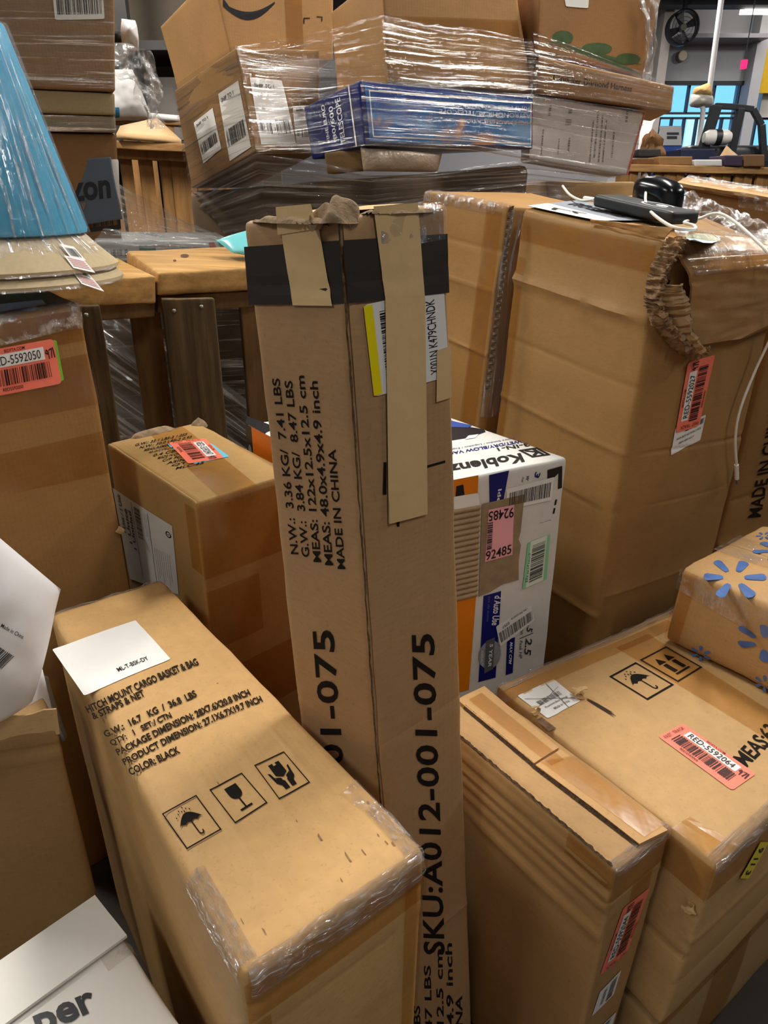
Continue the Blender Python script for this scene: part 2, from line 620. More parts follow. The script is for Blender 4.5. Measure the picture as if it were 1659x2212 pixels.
def strip(B, fn, nt, ns, mat, name, parent=None, off=.002, crk=.003, seed=3):
    """film pulled round an edge: fn(t, s) -> (u, v, w)"""
    vs, fs, uv = [], [], []
    for i in range(nt + 1):
        for j in range(ns + 1):
            t, s_ = i / nt, j / ns
            u, v, w = fn(t, s_)
            p = B.P(u, v, w)
            d = Vector()
            for f, a, b in B.onfaces(u, v, w):
                d += B.nrm[f]
            d = d.normalized() if d.length else Vector((0, 0, 1))
            k = min(1, 6 * min(s_, 1 - s_))
            p = p + d * (off + crk * k * abs(noise.noise(p * 45 + Vector((seed, 0, 0))))) + vn(p, 60, seed) * crk * .4 * k
            vs.append(p); uv.append((t, s_))
    w = ns + 1
    for i in range(nt):
        for j in range(ns):
            fs.append((i * w + j, i * w + j + 1, (i + 1) * w + j + 1, (i + 1) * w + j))
    return obj(name, vs, fs, mat, parent or B.o, smooth=180, uvs=uv)
def sheet(rows, nu, nv, mat, name, parent=None, amp=.004, su=3.0, sv=40.0, seed=1, uvs=(1.0, 1.0), thick=0, smooth=180, pin=True):
    """a sheet through a grid of points, pleated along u"""
    R, C = len(rows), len(rows[0])
    def S(u, v):
        x, y = u * (C - 1), v * (R - 1)
        i, j = min(int(x), C - 2), min(int(y), R - 2)
        a, b = x - i, y - j
        return (rows[j][i] * (1 - a) + rows[j][i + 1] * a) * (1 - b) + (rows[j + 1][i] * (1 - a) + rows[j + 1][i + 1] * a) * b
    vs, fs, uv = [], [], []
    lu = (rows[0][0] - rows[0][-1]).length; lv = (rows[0][0] - rows[-1][0]).length
    for j in range(nv + 1):
        for i in range(nu + 1):
            u, v = i / nu, j / nv
            p = S(u, v)
            e = 1e-3
            du = S(min(1, u + e), v) - S(max(0, u - e), v); dv = S(u, min(1, v + e)) - S(u, max(0, v - e))
            nn = du.cross(dv)
            nn = nn.normalized() if nn.length > 1e-12 else Vector((0, 0, 1))
            h = noise.noise(Vector((u * su + seed, v * sv, seed * 2.7)))
            h += .5 * noise.noise(Vector((u * su * 2 + seed, v * sv * 2.3, seed * 1.7)))
            vs.append(p + nn * h * amp); uv.append((u * lu * uvs[0] + seed, v * lv * uvs[1]))
    w = nu + 1
    for j in range(nv):
        for i in range(nu):
            fs.append((j * w + i, j * w + i + 1, (j + 1) * w + i + 1, (j + 1) * w + i))
    if thick:
        n0 = len(vs)
        me_n = []
        for j in range(nv + 1):
            for i in range(nu + 1):
                a = vs[j * w + max(i - 1, 0)]; b = vs[j * w + min(i + 1, nu)]; c = vs[max(j - 1, 0) * w + i]; d = vs[min(j + 1, nv) * w + i]
                me_n.append((b - a).cross(d - c).normalized())
        for k in range(n0):
            vs.append(vs[k] + me_n[k] * thick); uv.append(uv[k])
        nf = len(fs)
        for q in fs[:nf]:
            fs.append(tuple(i + n0 for i in reversed(q)))
        rim = [i for i in range(w)] + [j * w + nu for j in range(1, nv + 1)] + [nv * w + i for i in range(nu - 1, -1, -1)] + [j * w for j in range(nv - 1, 0, -1)]
        for a, b in zip(rim, rim[1:] + rim[:1]):
            fs.append((b, a, a + n0, b + n0))
    return obj(name, vs, fs, mat, parent, smooth=smooth, uvs=uv)
def tube(pts, r, mat, name, parent=None, n=10, cap=True):
    """round cord through points (Catmull-Rom)"""
    P = [Vector(p) for p in pts]
    path = []
    for i in range(len(P) - 1):
        p0, p1, p2, p3 = P[max(i - 1, 0)], P[i], P[i + 1], P[min(i + 2, len(P) - 1)]
        for k in range(8):
            t = k / 8
            path.append(.5 * ((2 * p1) + (p2 - p0) * t + (2 * p0 - 5 * p1 + 4 * p2 - p3) * t * t + (3 * p1 - p0 - 3 * p2 + p3) * t ** 3))
    path.append(P[-1])
    vs, fs = [], []
    prev = None
    for i, p in enumerate(path):
        d = (path[min(i + 1, len(path) - 1)] - path[max(i - 1, 0)]).normalized()
        s_ = d.orthogonal() if prev is None else (prev - d * prev.dot(d))
        s_.normalize(); prev = s_
        q = d.cross(s_)
        for k in range(n):
            a = 2 * pi * k / n
            vs.append(p + (s_ * cos(a) + q * sin(a)) * r)
    for i in range(len(path) - 1):
        for k in range(n):
            fs.append((i * n + k, i * n + (k + 1) % n, (i + 1) * n + (k + 1) % n, (i + 1) * n + k))
    if cap:
        fs.append(tuple(range(n - 1, -1, -1))); fs.append(tuple((len(path) - 1) * n + k for k in range(n)))
    return obj(name, vs, fs, mat, parent, smooth=60)
def bar(a, b, wd, ht, mat, name, parent=None, up=Vector((0, 0, 1)), r=.003, seed=2, wob=.001, wear=.0015):
    """a board or post from a to b (axis through its middle), wd sideways, ht along up"""
    d = (b - a)
    x = d.normalized()
    y = up.cross(x).normalized(); z = x.cross(y)
    c = {}
    for i in (0, 1):
        for j in (0, 1):
            for k in (0, 1):
                c[(i, j, k)] = (b if i else a) + y * ((j - .5) * wd) + z * ((k - .5) * ht)
    B = Hexa(c, r=min(r, wd * .3, ht * .3), wob=wob, wear=wear, seed=seed, n=(max(2, int(d.length / .12)), 2, 2))
    B.build(name, mat, parent)
    return B
def lathe(prof, ctr, mat, name, parent=None, n=40, smooth=50, ax=None, a0=0, a1=2 * pi):
    """surface of revolution about z through ctr; prof: (radius, height)"""
    vs, fs = [], []
    m = len(prof)
    full = abs(a1 - a0 - 2 * pi) < 1e-6
    k = n if full else n + 1
    for i in range(k):
        a = a0 + (a1 - a0) * i / n
        for r, h in prof:
            p = Vector((r * cos(a), r * sin(a), h))
            if ax:
                p = ax @ p
            vs.append(ctr + p)
    for i in range(n):
        i2 = (i + 1) % k
        for j in range(m - 1):
            fs.append((i * m + j, i2 * m + j, i2 * m + j + 1, i * m + j + 1))
    return obj(name, vs, fs, mat, parent, smooth=smooth)

# ------------------------------------------------------------------ room
WALLG = plain('painted_wall', (178, 177, 184), .7, mott=.05, scale=2)
fl = obj('floor', [Vector((-9, -3, 0)), Vector((14, -3, 0)), Vector((14, 12.5, 0)), Vector((-9, 12.5, 0))], [(0, 1, 2, 3)], plain('dark_concrete', (58, 50, 42), .75, mott=.3, scale=6, bump=.3, bscale=30)); struct(fl)
def slab(name, x0, x1, y0, y1, z0, z1, mat, kind='structure', parent=None):
    v = [Vector((x, y, z)) for z in (z0, z1) for y in (y0, y1) for x in (x0, x1)]
    f = [(0, 2, 3, 1), (4, 5, 7, 6), (0, 1, 5, 4), (2, 6, 7, 3), (0, 4, 6, 2), (1, 3, 7, 5)]
    o = obj(name, v, f, mat, parent)
    if kind and parent is None:
        o['kind'] = kind
    return o
CEIL = plain('ceiling_deck', (92, 92, 98), .8, mott=.1, scale=1)
slab('ceiling', -9.2, 14.2, -3.2, 12.7, 3.95, 4.05, CEIL)
slab('wall_left', -9.2, -9.0, -3.2, 12.7, 0, 3.95, WALLG)
slab('wall_right', 14.0, 14.2, -3.2, 12.7, 0, 3.95, WALLG)
slab('wall_front', -9.0, 14.0, -3.2, -3.0, 0, 3.95, WALLG)

# ------------------------------------------------------------------ shared label builder
LTX = plain('label_print', (40, 20, 18), .5)
REDTX = plain('red_print', (190, 40, 40), .5)
def red_label(B, face, q, number, off=.0012, pen='971', under=None, seed=4, site=True):
    """salmon auction label: white strip with the lot number, bar code, hand-written mark"""
    if under:
        stamp(B, face, [(under[0], grect(r=.05, nx=12, ny=12))], plain('label_under', under[1], .5), 'label_backing', off=off - .0005)
    lb = stamp(B, face, [(q, grect(r=.045, asp=1.9, nx=18, ny=12))], REDL, 'auction_label', off=off, label='salmon label')
    S = lambda x0, y0, x1, y1: [lerp2(qq, x, y) for x, y in ((x0, y0), (x1, y0), (x1, y1), (x0, y1))]
    qq = [B.uv(face, *p) for p in q]
    stamp(B, face, [(S(.15, .13, .85, .405), grect(nx=14, ny=5))], WHITE, 'number_strip', lb, off + .0006)
    its = [(S(.19, .175, .80, .365), gtext(number, .0))]
    if site:
        its.append((S(.37, .035, .62, .105), gtext('BIDFTA.COM', .01)))
    its.append((S(.28, .855, .52, .93), gtext('RED' + number[4:], .012)))
    v = [(.035, .9), (.035, .15), (.085, .15), (.085, .9)]
    its.append(([lerp2(qq, x, y) for x, y in v], gtext('FAST  TRACK', .0)))
    stamp(B, face, its, LTX, 'printed_text', lb, off + .0014)
    stamp(B, face, [(S(.12, .46, .89, .81), gbars(n=34, seed=seed))], LTX, 'barcode', lb, off + .0009)
    if pen:
        stamp(B, face, [(S(.865, .16, .985, .42), gjoin(gline([(.28, .35), (.12, .2), (.02, .45), (.2, .55), (.28, .3), (.3, .95)], .1), gline([(.38, .25), (.68, .15), (.58, .9)], .1), gline([(.82, .1), (.9, .9)], .12)))], BLACK, 'pen_mark', lb, off + .0011)
    return lb
def white_label(B, face, q, name='shipping_label', bars=((.12, .2, .88, .55),), texts=(), off=.0011, seed=7, mat=None, n=30, vert=True, r=.04, ink=None, label=None):
    lb = stamp(B, face, [(q, grect(r=r, nx=12, ny=12))], mat or WHITE, name, off=off, label=label)
    qq = [B.uv(face, *p) for p in q]
    S = lambda x0, y0, x1, y1: [lerp2(qq, x, y) for x, y in ((x0, y0), (x1, y0), (x1, y1), (x0, y1))]
    if bars:
        stamp(B, face, [(S(*b), gbars(n=n, seed=seed + i, vert=vert)) for i, b in enumerate(bars)], ink or BLACK, 'barcode', lb, off + .0007)
    its = []
    for t in texts:
        s, x0, y0, x1, y1 = t[:5]
        rot = t[5] if len(t) > 5 else 0
        c = [(x0, y0), (x1, y0), (x1, y1), (x0, y1)]
        c = c[-rot:] + c[:-rot] if rot else c
        its.append(([lerp2(qq, x, y) for x, y in c], gtext(s, .01)))
    if its:
        stamp(B, face, its, ink or BLACK, 'printed_text', lb, off + .0008)
    return lb
def g_umbrella():
    top = [(.12 + .76 * i / 16, .52 - .30 * sin(pi * i / 16)) for i in range(17)]
    low = []
    for k in range(4):
        x1, x0 = .88 - .19 * k, .69 - .19 * k
        low += [(x1 + (x0 - x1) * t, .52 - .05 * sin(pi * t)) for t in (.25, .5, .75, 1)]
    return gjoin(gpoly(top + low[:-1]), gline([(.5, .2), (.5, .16)], .03), gline([(.5, .45), (.5, .84), (.52, .89), (.57, .91), (.62, .88), (.63, .83)], .035),
                 *[gpoly([(x, y - .035), (x + .018, y + .012), (x, y + .03), (x - .018, y + .012)]) for x, y in ((.2, .24), (.36, .10), (.5, .05), (.43, .15), (.58, .12), (.66, .18), (.3, .17))])
def g_glass():
    bowl = [(.3, .12), (.70, .12), (.70, .34)] + [(.5 + .2 * cos(t), .36 + .18 * sin(t)) for t in [pi * k / 10 for k in range(11)]] + [(.3, .34)]
    return gjoin(gpoly(bowl), grect(.475, .5, .525, .84, 1, 2), grect(.3, .83, .7, .885, 2, 1))
def g_hands():
    pk = gpoly([(.30, .12), (.45, .12), (.45, .2), (.55, .2), (.55, .12), (.70, .12), (.70, .48), (.5, .58), (.30, .48)])
    h = [(.12, .32), (.19, .36), (.24, .56), (.36, .60), (.46, .70), (.46, .92), (.30, .92), (.29, .78), (.18, .68)]
    h2 = [(.2, .50), (.40, .58), (.43, .64), (.30, .60)]
    return gjoin(pk, gpoly(h), gpoly([(1 - x, y) for x, y in h][::-1]), gpoly(h2), gpoly([(1 - x, y) for x, y in h2][::-1]))
def g_arrows():
    a = lambda x: gjoin(gpoly([(x, .14), (x + .15, .38), (x - .15, .38)]), grect(x - .075, .43, x + .075, .78, 1, 2))
    return gjoin(a(.31), a(.69), grect(.2, .82, .8, .88, 3, 1))
def g_spark():
    out = []
    for k in range(6):
        a = pi / 2 + k * pi / 3
        d = (cos(a), sin(a)); p = (-d[1], d[0])
        pts = []
        for r, w in ((.17, .03), (.22, .055), (.44, .085), (.485, .06), (.5, .0)):
            pts.append((.5 + d[0] * r + p[0] * w, .5 + d[1] * r + p[1] * w))
        for r, w in ((.485, .06), (.44, .085), (.22, .055), (.17, .03)):
            pts.append((.5 + d[0] * r - p[0] * w, .5 + d[1] * r - p[1] * w))
        out.append(gpoly(pts))
    return gjoin(*out)
def icon(B, face, q, gm, w=.035, name='handling_symbol', off=.0009):
    return stamp(B, face, [(q, gjoin(gframe(w), gmap(gm, .06, .06, .94, .94)))], INK, name, off=off)

# ================================================================== cargo basket carton (front)
t = {'00': at_z(523, 2112, CZ - .59), '10': at_z(926, 1834, CZ - .59), '11': at_z(350, 1249, CZ - .59), '01': at_z(106, 1325, CZ - .59)}
hb = drop(t, 0.0, {'00': (.01, .01), '10': (-.015, -.015), '01': (.01, 0), '11': (-.005, .0)})
gv = [('a', .30, .006, -.0009, .0, .62), ('a', .56, .006, -.0011, 0, .8), ('a', .80, .005, -.0009, 0, .9), ('b', .93, .010, .0016, 0, 1), ('b', .052, .008, .001, .1, 1)]
HB = Hexa(corners(t, hb), r=.011, bulge={'top': .005, 'front': .004, 'left': .006}, wob=.002, wear=.0016, seed=3, n=(8, 16, 8),
          grooves={'top': gv, 'front': [('b', .93, .008, .002, 0, 1), ('b', .87, .006, .0008, .1, .8)]})
HB.build('cardboard_box', card((206, 160, 106), .6, stain=.22))
tag(HB.o, 'large tan carton in front printed with cargo basket text and three handling symbols', 'box')
up = (-.47, -.88)
ln = [tl('HITCH MOUNT CARGO BASKET & BAG', (191, 1543), (431, 1438), 17, up, .034), tl('& STRAPS & NET', (203, 1557), (315, 1505), 16, up, .034),
      tl('G.W.:  16.7   KG  /  36.8  LBS', (229, 1596), (427, 1506), 16, up, .034), tl('QTY:   1   SET / CTN', (243, 1616), (374, 1554), 16, up, .034),
      tl('PACKAGE DIMENSION: 28X7.6X20.8 INCH', (256, 1635), (543, 1504), 16, up, .034), tl('PRODUCT DIMENSION: 27.1X6.7X19.7 INCH', (270, 1656), (569, 1518), 16, up, .034),
      tl('COLOR: BLACK', (283, 1678), (391, 1628), 17, up, .034)]
stamp(HB, 'top', ln, INKS, 'printed_text', off=.0015)
icon(HB, 'top', [(350, 1760), (424, 1719), (479, 1794), (404, 1837)], g_umbrella(), .03, off=.0015)
icon(HB, 'top', [(452, 1707), (522, 1670), (578, 1735), (508, 1780)], g_glass(), .03)
icon(HB, 'top', [(549, 1654), (613, 1624), (670, 1691), (603, 1728)], g_hands(), .03)
white_label(HB, 'top', [(113, 1404), (293, 1341), (369, 1425), (182, 1504)], bars=(), texts=(('ML-T-BSK-DY', .44, .79, .80, .87),), n=0, r=.02)
Lz, Ly, Lx = HB.L[2], HB.L[1], HB.L[0]
strip(HB, lambda t_, s: (.02 + .98 * t_, 0, 1 - .034 / Lz * (1 - s / .6)) if s < .6 else (.02 + .98 * t_, (s - .6) / .4 * .006 / Ly, 1), 90, 20, EDGEF, 'clear_tape', crk=.006)
strip(HB, lambda t_, s: (0, .012 + .16 * t_, 1 - .02 / Lz * (1 - s / .5)) if s < .5 else ((s - .5) / .5 * .016 / Lx, .012 + .16 * t_, 1), 40, 10, EDGEF, 'clear_tape', crk=.004, seed=8)
strip(HB, lambda t_, s: (1, .01 + .10 * t_, 1 - .02 / Lz * (1 - s / .5)) if s < .5 else (1 - (s - .5) / .5 * .02 / Lx, .01 + .10 * t_, 1), 30, 10, EDGEF, 'clear_tape', crk=.003, seed=11)
strip(HB, lambda t_, s: (.01 + .98 * t_, 1, 1 - .03 / Lz * (1 - s / .5)) if s < .5 else (.01 + .98 * t_, 1 - (s - .5) / .5 * .012 / Ly, 1), 50, 10, EDGEF, 'clear_tape', crk=.004, seed=12)
stamp(HB, 'front', [([(0.0, .985), (1.0, .985), (1.0, .905), (0.0, .905)], grect(nx=8, ny=2))], TAPE, 'packing_tape', off=.001)
stamp(HB, 'front', [([(.86, .97), (.98, .97), (.98, .2), (.86, .2)], grect(nx=2, ny=8))], TAPE, 'packing_tape', off=.0014)
stamp(HB, 'front', [([(.01, .90), (.10, .90), (.10, .2), (.01, .2)], grect(nx=2, ny=8))], TAPE, 'packing_tape', off=.0014)
stamp(HB, 'top', [([(.84, .16), (.98, .17), (.985, .03), (.93, .06)], grect(nx=6, ny=6))], CLEAR, 'clear_tape', off=.0012)
# scuffs: torn paper flakes and pen nicks
R = random.Random(5)
sc = []
for k in range(15):
    x, y = (R.uniform(.05, .95), R.uniform(.03, .13)) if k < 10 else (R.uniform(.05, .95), R.uniform(.15, .6))
    l, w, a = R.uniform(.01, .05), R.uniform(.004, .012), R.uniform(-.6, .6)
    sc.append(([(x, y + l * .27), (x + w, y + l * .27 * (1 + a)), (x + w * .6, y), (x - w * .2, y + .001)], grect(nx=1, ny=1)))
stamp(HB, 'top', sc, plain('scuff', (142, 110, 78), .8, mott=.4, scale=150), 'scuff_mark', off=.0006)

# ================================================================== tall narrow carton
FM, FL_, FR_ = .635, .725, .72
tm, tL, tR = at_y(737, 470, FM), at_y(524, 480, FL_), at_y(962, 440, FR_)
bm, bL, bR = line_at_z(tm, at_y(826, 1705, FM), 0), line_at_z(tL, at_y(641, 1500, FL_), 0), line_at_z(tR, at_y(1020, 2212, FR_), 0)
t = {'00': tm, '10': tR, '01': tL, '11': tL + tR - tm}
b = {'00': bm, '10': bR, '01': bL, '11': bL + bR - bm}
TB = Hexa(corners(t, b), r=.005, bulge={'left': .001, 'front': .002}, wob=.0012, wear=.0012, seed=11, n=(5, 5, 30),
          grooves={'left': [('b', .955, .006, .0015, 0, 1), ('a', .985, .003, .0022, 0, 1)], 'front': [('b', .955, .006, .0015, 0, 1), ('b', .55, .003, .0006, 0, 1), ('b', .25, .003, -.0008, 0, 1)]})
TB.build('cardboard_box', card((182, 141, 103), .75, stain=.12))
tag(TB.o, 'tall narrow upright carton with a black band and tan tape near its top', 'box')
stamp(TB, 'left', [([(530, 533), (737, 519), (750, 655), (540, 658)], grect(nx=6, ny=6))], plain('dark_band', (56, 50, 47), .45, mott=.15), 'printed_band', off=.0017)
stamp(TB, 'front', [([(738, 519), (964, 505), (968, 632), (751, 655)], grect(nx=6, ny=6))], plain('dark_band', (56, 50, 47), .45, mott=.15), 'printed_band', off=.0017)
up = (-1, -.03)
def block(face, dx, dy, k=1.0):
    pr = [('N.W.:  3.36 KG/  7.41 LBS', (646, 1197), (605, 817), 17), ('G.W.:  3.84 KG/  8.47 LBS', (670, 1203), (632, 822), 17), ('MEAS: 122x12.5x12.5 cm', (695, 1214), (658, 811), 17),
          ('MEAS: 48.0x4.9x4.9 inch', (721, 1221), (687, 823), 18), ('MADE IN CHINA', (747, 1229), (726, 970), 17)]
    return [tl(s, (a[0] + dx, a[1] + dy), (c[0] + dx, c[1] + dy), h, up, .016) for s, a, c, h in pr]
lt = block('left', 0, 0)
lt.append(tl('SKU:A012-001-075', (775, 2060), (722, 1361), 47, up, .02, sp=1.05))
stamp(TB, 'left', lt, INK, 'printed_text', off=.0007)
lr = [tl('SKU:A012-001-075', (961, 2062), (938, 1369), 46, up, .02, h2=50, sp=1.05)]
for s, a, c in (('N.W.:  3.36 KG/  7.41 LBS', (917, 2560), (907, 2172)), ('G.W.:  3.84 KG/  8.47 LBS', (940, 2560), (930, 2085)), ('MEAS: 122x12.5x12.5 cm', (964, 2540), (955, 2050)), ('MEAS: 48.0x4.9x4.9 inch', (986, 2530), (976, 2037)), ('MADE IN CHINA', (1004, 2460), (998, 2150))):
    lr.append(tl(s, a, c, 15, up, .016))
stamp(TB, 'front', lr, INK, 'printed_text', off=.0007)
stamp(TB, 'front', [([(828, 998), (834, 998), (834, 1068), (826, 1068)], grect()), ([(918, 1006), (961, 994), (961, 999), (918, 1011)], grect()), ([(855, 1128), (862, 1126), (862, 1137), (857, 1137)], grect())], INK, 'printed_drawing', off=.0007)
lb = stamp(TB, 'front', [([(783, 659), (957, 620), (969, 812), (806, 857)], grect(r=.05, nx=6, ny=8))], WHITE, 'shipping_label', off=.0011)
qq = [TB.uv('front', *p) for p in ((783, 659), (957, 620), (969, 812), (806, 857))]
S = lambda x0, y0, x1, y1: [lerp2(qq, x, y) for x, y in ((x0, y0), (x1, y0), (x1, y1), (x0, y1))]
stamp(TB, 'front', [(S(0, 0.012, .10, .988), grect(nx=2, ny=6))], plain('yellow_edge', (246, 226, 10), .45, mott=.02), 'yellow_stripe', lb, .0014)
stamp(TB, 'front', [(S(.17, .10, .66, .93), gbars(n=42, seed=21, vert=False))], BLACK, 'barcode', lb, .0014)
stamp(TB, 'front', [([lerp2(qq, x, y) for x, y in ((.74, .93), (.74, .10), (.86, .10), (.86, .93))], gtext('X001N K479CHNDK', .0))], BLACK, 'printed_text', lb, .0014)
def tapes(face, q, off, nx=4, ny=10, mat=TAPE_TAN, B=TB, name='paper_tape'):
    return stamp(B, face, [(q, grect(nx=nx, ny=ny))], mat, name, off=off, smooth=180)
tapes('left', [(608, 480), (690, 474), (721, 660), (636, 659)], .0022)
tapes('left', [(601, 447), (677, 440), (689, 494), (605, 507)], .0030)
tapes('front', [(803, 446), (899, 438), (914, 640), (828, 640)], .0024)
tapes('front', [(828, 640), (914, 640), (920, 1108), (836, 1129)], .0026)
tapes('front', [(836, 1078), (918, 1045), (919, 1109), (837, 1130)], .0032, ny=2)
tapes('front', [(941, 757), (971, 746), (973, 858), (940, 868)], .0020, ny=3)
rows = [[TB.F('left', a_, 1 - .62 * k / 40, .0020 + .0010 * (k % 2)) for a_ in (.974, .982, .990)] for k in range(41)]
sheet(rows, 4, 160, plain('cut_flutes', (104, 80, 56), .95, mott=.5, scale=220), 'cut_edge', TB.o, amp=.0012, su=2, sv=90, seed=2, smooth=20)
# tape carried over the top edge, crushed flaps
def topquad(B, pts, off, mat, name):
    return stamp(B, 'top', [(pts, grect(nx=6, ny=6))], mat, name, off=off, smooth=180)
topquad(TB, [(-.01, .30), (-.01, .66), (.9, .66), (.9, .30)], .003, TAPE_TAN, 'paper_tape')
topquad(TB, [(.28, -.01), (.70, -.01), (.70, .9), (.28, .9)], .0035, TAPE_TAN, 'paper_tape')
def crumple(B, ctr, rx, ry, h, mat, name, seed, nrm=Vector((0, 0, 1)), n=22, ax=None, rough=.6):
    """torn, crushed card standing up from a surface"""
    ax = ax or Vector((1, 0, 0))
    ay = nrm.cross(ax).normalized(); ax = ay.cross(nrm).normalized()
    vs, fs = [], []
    for j in range(n + 1):
        for i in range(n + 1):
            x, y = 2 * i / n - 1, 2 * j / n - 1
            rr = sqrt(x * x + y * y)
            p = ctr + ax * (x * rx) + ay * (y * ry)
            z = max(0, 1 - rr) ** .6 * h
            k = vn(p, 70, seed)
            z += h * rough * noise.noise(p * 55 + Vector((seed, 0, 0))) * (1 if rr < 1 else .1)
            vs.append(p + nrm * z + (ax * k.x + ay * k.y) * h * .25)
    w = n + 1
    for j in range(n):
        for i in range(n):
            if (2 * i / n - 1) ** 2 + (2 * j / n - 1) ** 2 < 1.15:
                fs.append((j * w + i, j * w + i + 1, (j + 1) * w + i + 1, (j + 1) * w + i))
    return obj(name, vs, fs, mat, B.o, smooth=25)
PULP = plain('torn_pulp', (150, 126, 98), .9, mott=.35, scale=60, bump=.6, bscale=120)
crumple(TB, TB.F('top', .05, .12) + Vector((0, 0, -.004)), .022, .017, .012, PULP, 'crushed_corner', 4, n=56, rough=1.9)
crumple(TB, TB.F('top', .02, .5) + Vector((0, 0, -.003)), .010, .055, .007, PULP, 'crushed_edge', 6, ax=Vector((.7, .7, 0)), n=30)
crumple(TB, TB.F('top', .6, .04) + Vector((0, 0, -.003)), .05, .010, .006, PULP, 'crushed_edge', 9, ax=Vector((.7, .7, 0)), n=30)
strip(TB, lambda t_, s: (.32 + .68 * t_, 0, 1 - .03 / TB.L[2] * (1 - s / .6)) if s < .6 else (.32 + .68 * t_, (s - .6) / .4 * .1, 1), 40, 14, CRINK, 'clear_tape', crk=.002)

# ================================================================== narrow carton right of the tall one
zt = CZ - .705
t = {'00': at_z(1329, 1884, zt), '10': at_z(1453, 1787, zt), '11': at_z(1046, 1478, zt), '01': at_z(922, 1533, zt)}
b = drop(t, 0, {'00': (-.012, -.0), '10': (-.03, -.005), '01': (.0, 0), '11': (.0, 0)})
QB = Hexa(corners(t, b), r=.006, bulge={'left': .004, 'front': .001, 'top': .002}, wob=.0015, wear=.0016, seed=21, n=(6, 14, 12),
          grooves={'left': [('b', .955, .012, -.0035, 0, 1), ('b', .915, .012, -.003, 0, 1), ('b', .88, .010, -.003, 0, 1), ('b', .84, .010, -.002, .0, .9), ('b', .79, .014, -.004, .3, 1)], 'front': [('b', .90, .004, .0008, 0, 1)],
                   'top': [('a', .06, .004, .002, 0, 1)]})
QB.build('cardboard_box', card((184, 140, 92), .95, stain=.2))
tag(QB.o, 'narrow carton right of the tall one, its taped top split lengthwise', 'box')
# two top flaps, the far side standing a board's thickness proud of the near side
def flap(B, q, th, mat, name, lift=.001):
    uvq = [B.uv('top', *p) for p in q]
    vs, fs, n = [], [], 12
    for k in (0, 1):
        for i in range(n + 1):
            for j in (0, 1, 2):
                a, c = lerp2(uvq, j / 2, i / n)
                p = B.F('top', a, c, lift + th * k)
                vs.append(p + Vector((0, 0, .0006 * noise.noise(p * 40))))
    m = (n + 1) * 3
    for i in range(n):
        for j in (0, 1):
            q0 = i * 3 + j
            fs.append((m + q0, m + q0 + 1, m + q0 + 4, m + q0 + 3))
        fs.append((i * 3, (i + 1) * 3, m + (i + 1) * 3, m + i * 3)); fs.append((i * 3 + 2, m + i * 3 + 2, m + (i + 1) * 3 + 2, (i + 1) * 3 + 2))
    fs.append((0, m, m + 1, 1)); fs.append((1, m + 1, m + 2, 2)); fs.append((n * 3, n * 3 + 1, m + n * 3 + 1, m + n * 3)); fs.append((n * 3 + 1, n * 3 + 2, m + n * 3 + 2, m + n * 3 + 1))
    return obj(name, vs, fs, mat, B.o, smooth=30)
cq = card((200, 152, 100), .95, stain=.1)
flap(QB, [(988, 1517), (1046, 1487), (1206, 1621), (1153, 1655)], .004, cq, 'top_flap')
flap(QB, [(1156, 1659), (1210, 1625), (1441, 1800), (1380, 1830)], .0045, cq, 'top_flap')
stamp(QB, 'top', [([(1012, 1518), (1040, 1503), (1218, 1648), (1190, 1661)], grect(nx=3, ny=8))], TAPE, 'packing_tape', off=.0062)
stamp(QB, 'top', [([(1165, 1652), (1240, 1640), (1432, 1790), (1390, 1816)], grect(nx=3, ny=8))], TAPE, 'packing_tape', off=.0068)
CRACK = plain('crack_dark', (74, 54, 36), .95, mott=.6, scale=160)
rows = [[QB.F('top', a_, .99 - .97 * k / 50, .0012 + .0012 * (k % 2)) for a_ in (.004, .022, .040 + .014 * noise.noise(Vector((k * .7, 0, 0))))] for k in range(51)]
sheet(rows, 5, 200, CRACK, 'cracked_edge', QB.o, amp=.0016, su=2, sv=60, seed=6, smooth=20)
rows = []
for k in range(61):
    q_ = k / 60
    x_, y_ = (1003 + 150 * q_ / .4, 1529 + 127 * q_ / .4) if q_ < .4 else (1155 + 224 * (q_ - .4) / .6, 1659 + 171 * (q_ - .4) / .6)
    rows.append([QB.F('top', *QB.uv('top', x_ - 2.5, y_ + 2.5), .0010), QB.F('top', *QB.uv('top', x_, y_), .0034), QB.F('top', *QB.uv('top', x_ + 1.5, y_ - 1.5), .0052)])
sheet(rows, 3, 240, CRACK, 'flap_flutes', QB.o, amp=.0010, su=2, sv=150, seed=7, smooth=20)
stamp(QB, 'left', [([(.80, 1.0), (1.0, 1.0), (1.0, .94), (.80, .94)], grect(nx=3, ny=2))], TAPE, 'packing_tape', off=.001)
stamp(QB, 'front', [([(.0, .995), (1, .995), (1, .90), (0, .90)], grect(nx=4, ny=2)), ([(.42, .9), (.8, .9), (.8, .72), (.42, .72)], grect(nx=3, ny=3))], TAPE, 'packing_tape', off=.001)
red_label(QB, 'front', [(1294, 2106), (1345, 1960), (1403, 1914), (1353, 2056)], 'RED-5592044', seed=8)
white_label(QB, 'front', [(1277, 2194), (1295, 2141), (1341, 2093), (1324, 2147)], bars=((.12, .55, .9, .85),), texts=(('X0028EFFER', .2, .25, .85, .4),), n=26)
white_label(QB, 'front', [(1262, 2250), (1296, 2216), (1330, 2184), (1318, 2225)], bars=((.3, .3, .9, .7),), n=20)
strip(QB, lambda t_, s: (.0 + t_, 0, 1 - .012 / QB.L[2] * (1 - s / .5)) if s < .5 else (t_, (s - .5) / .5 * .012 / QB.L[1], 1), 40, 10, EDGEF, 'clear_tape', crk=.002, seed=14)

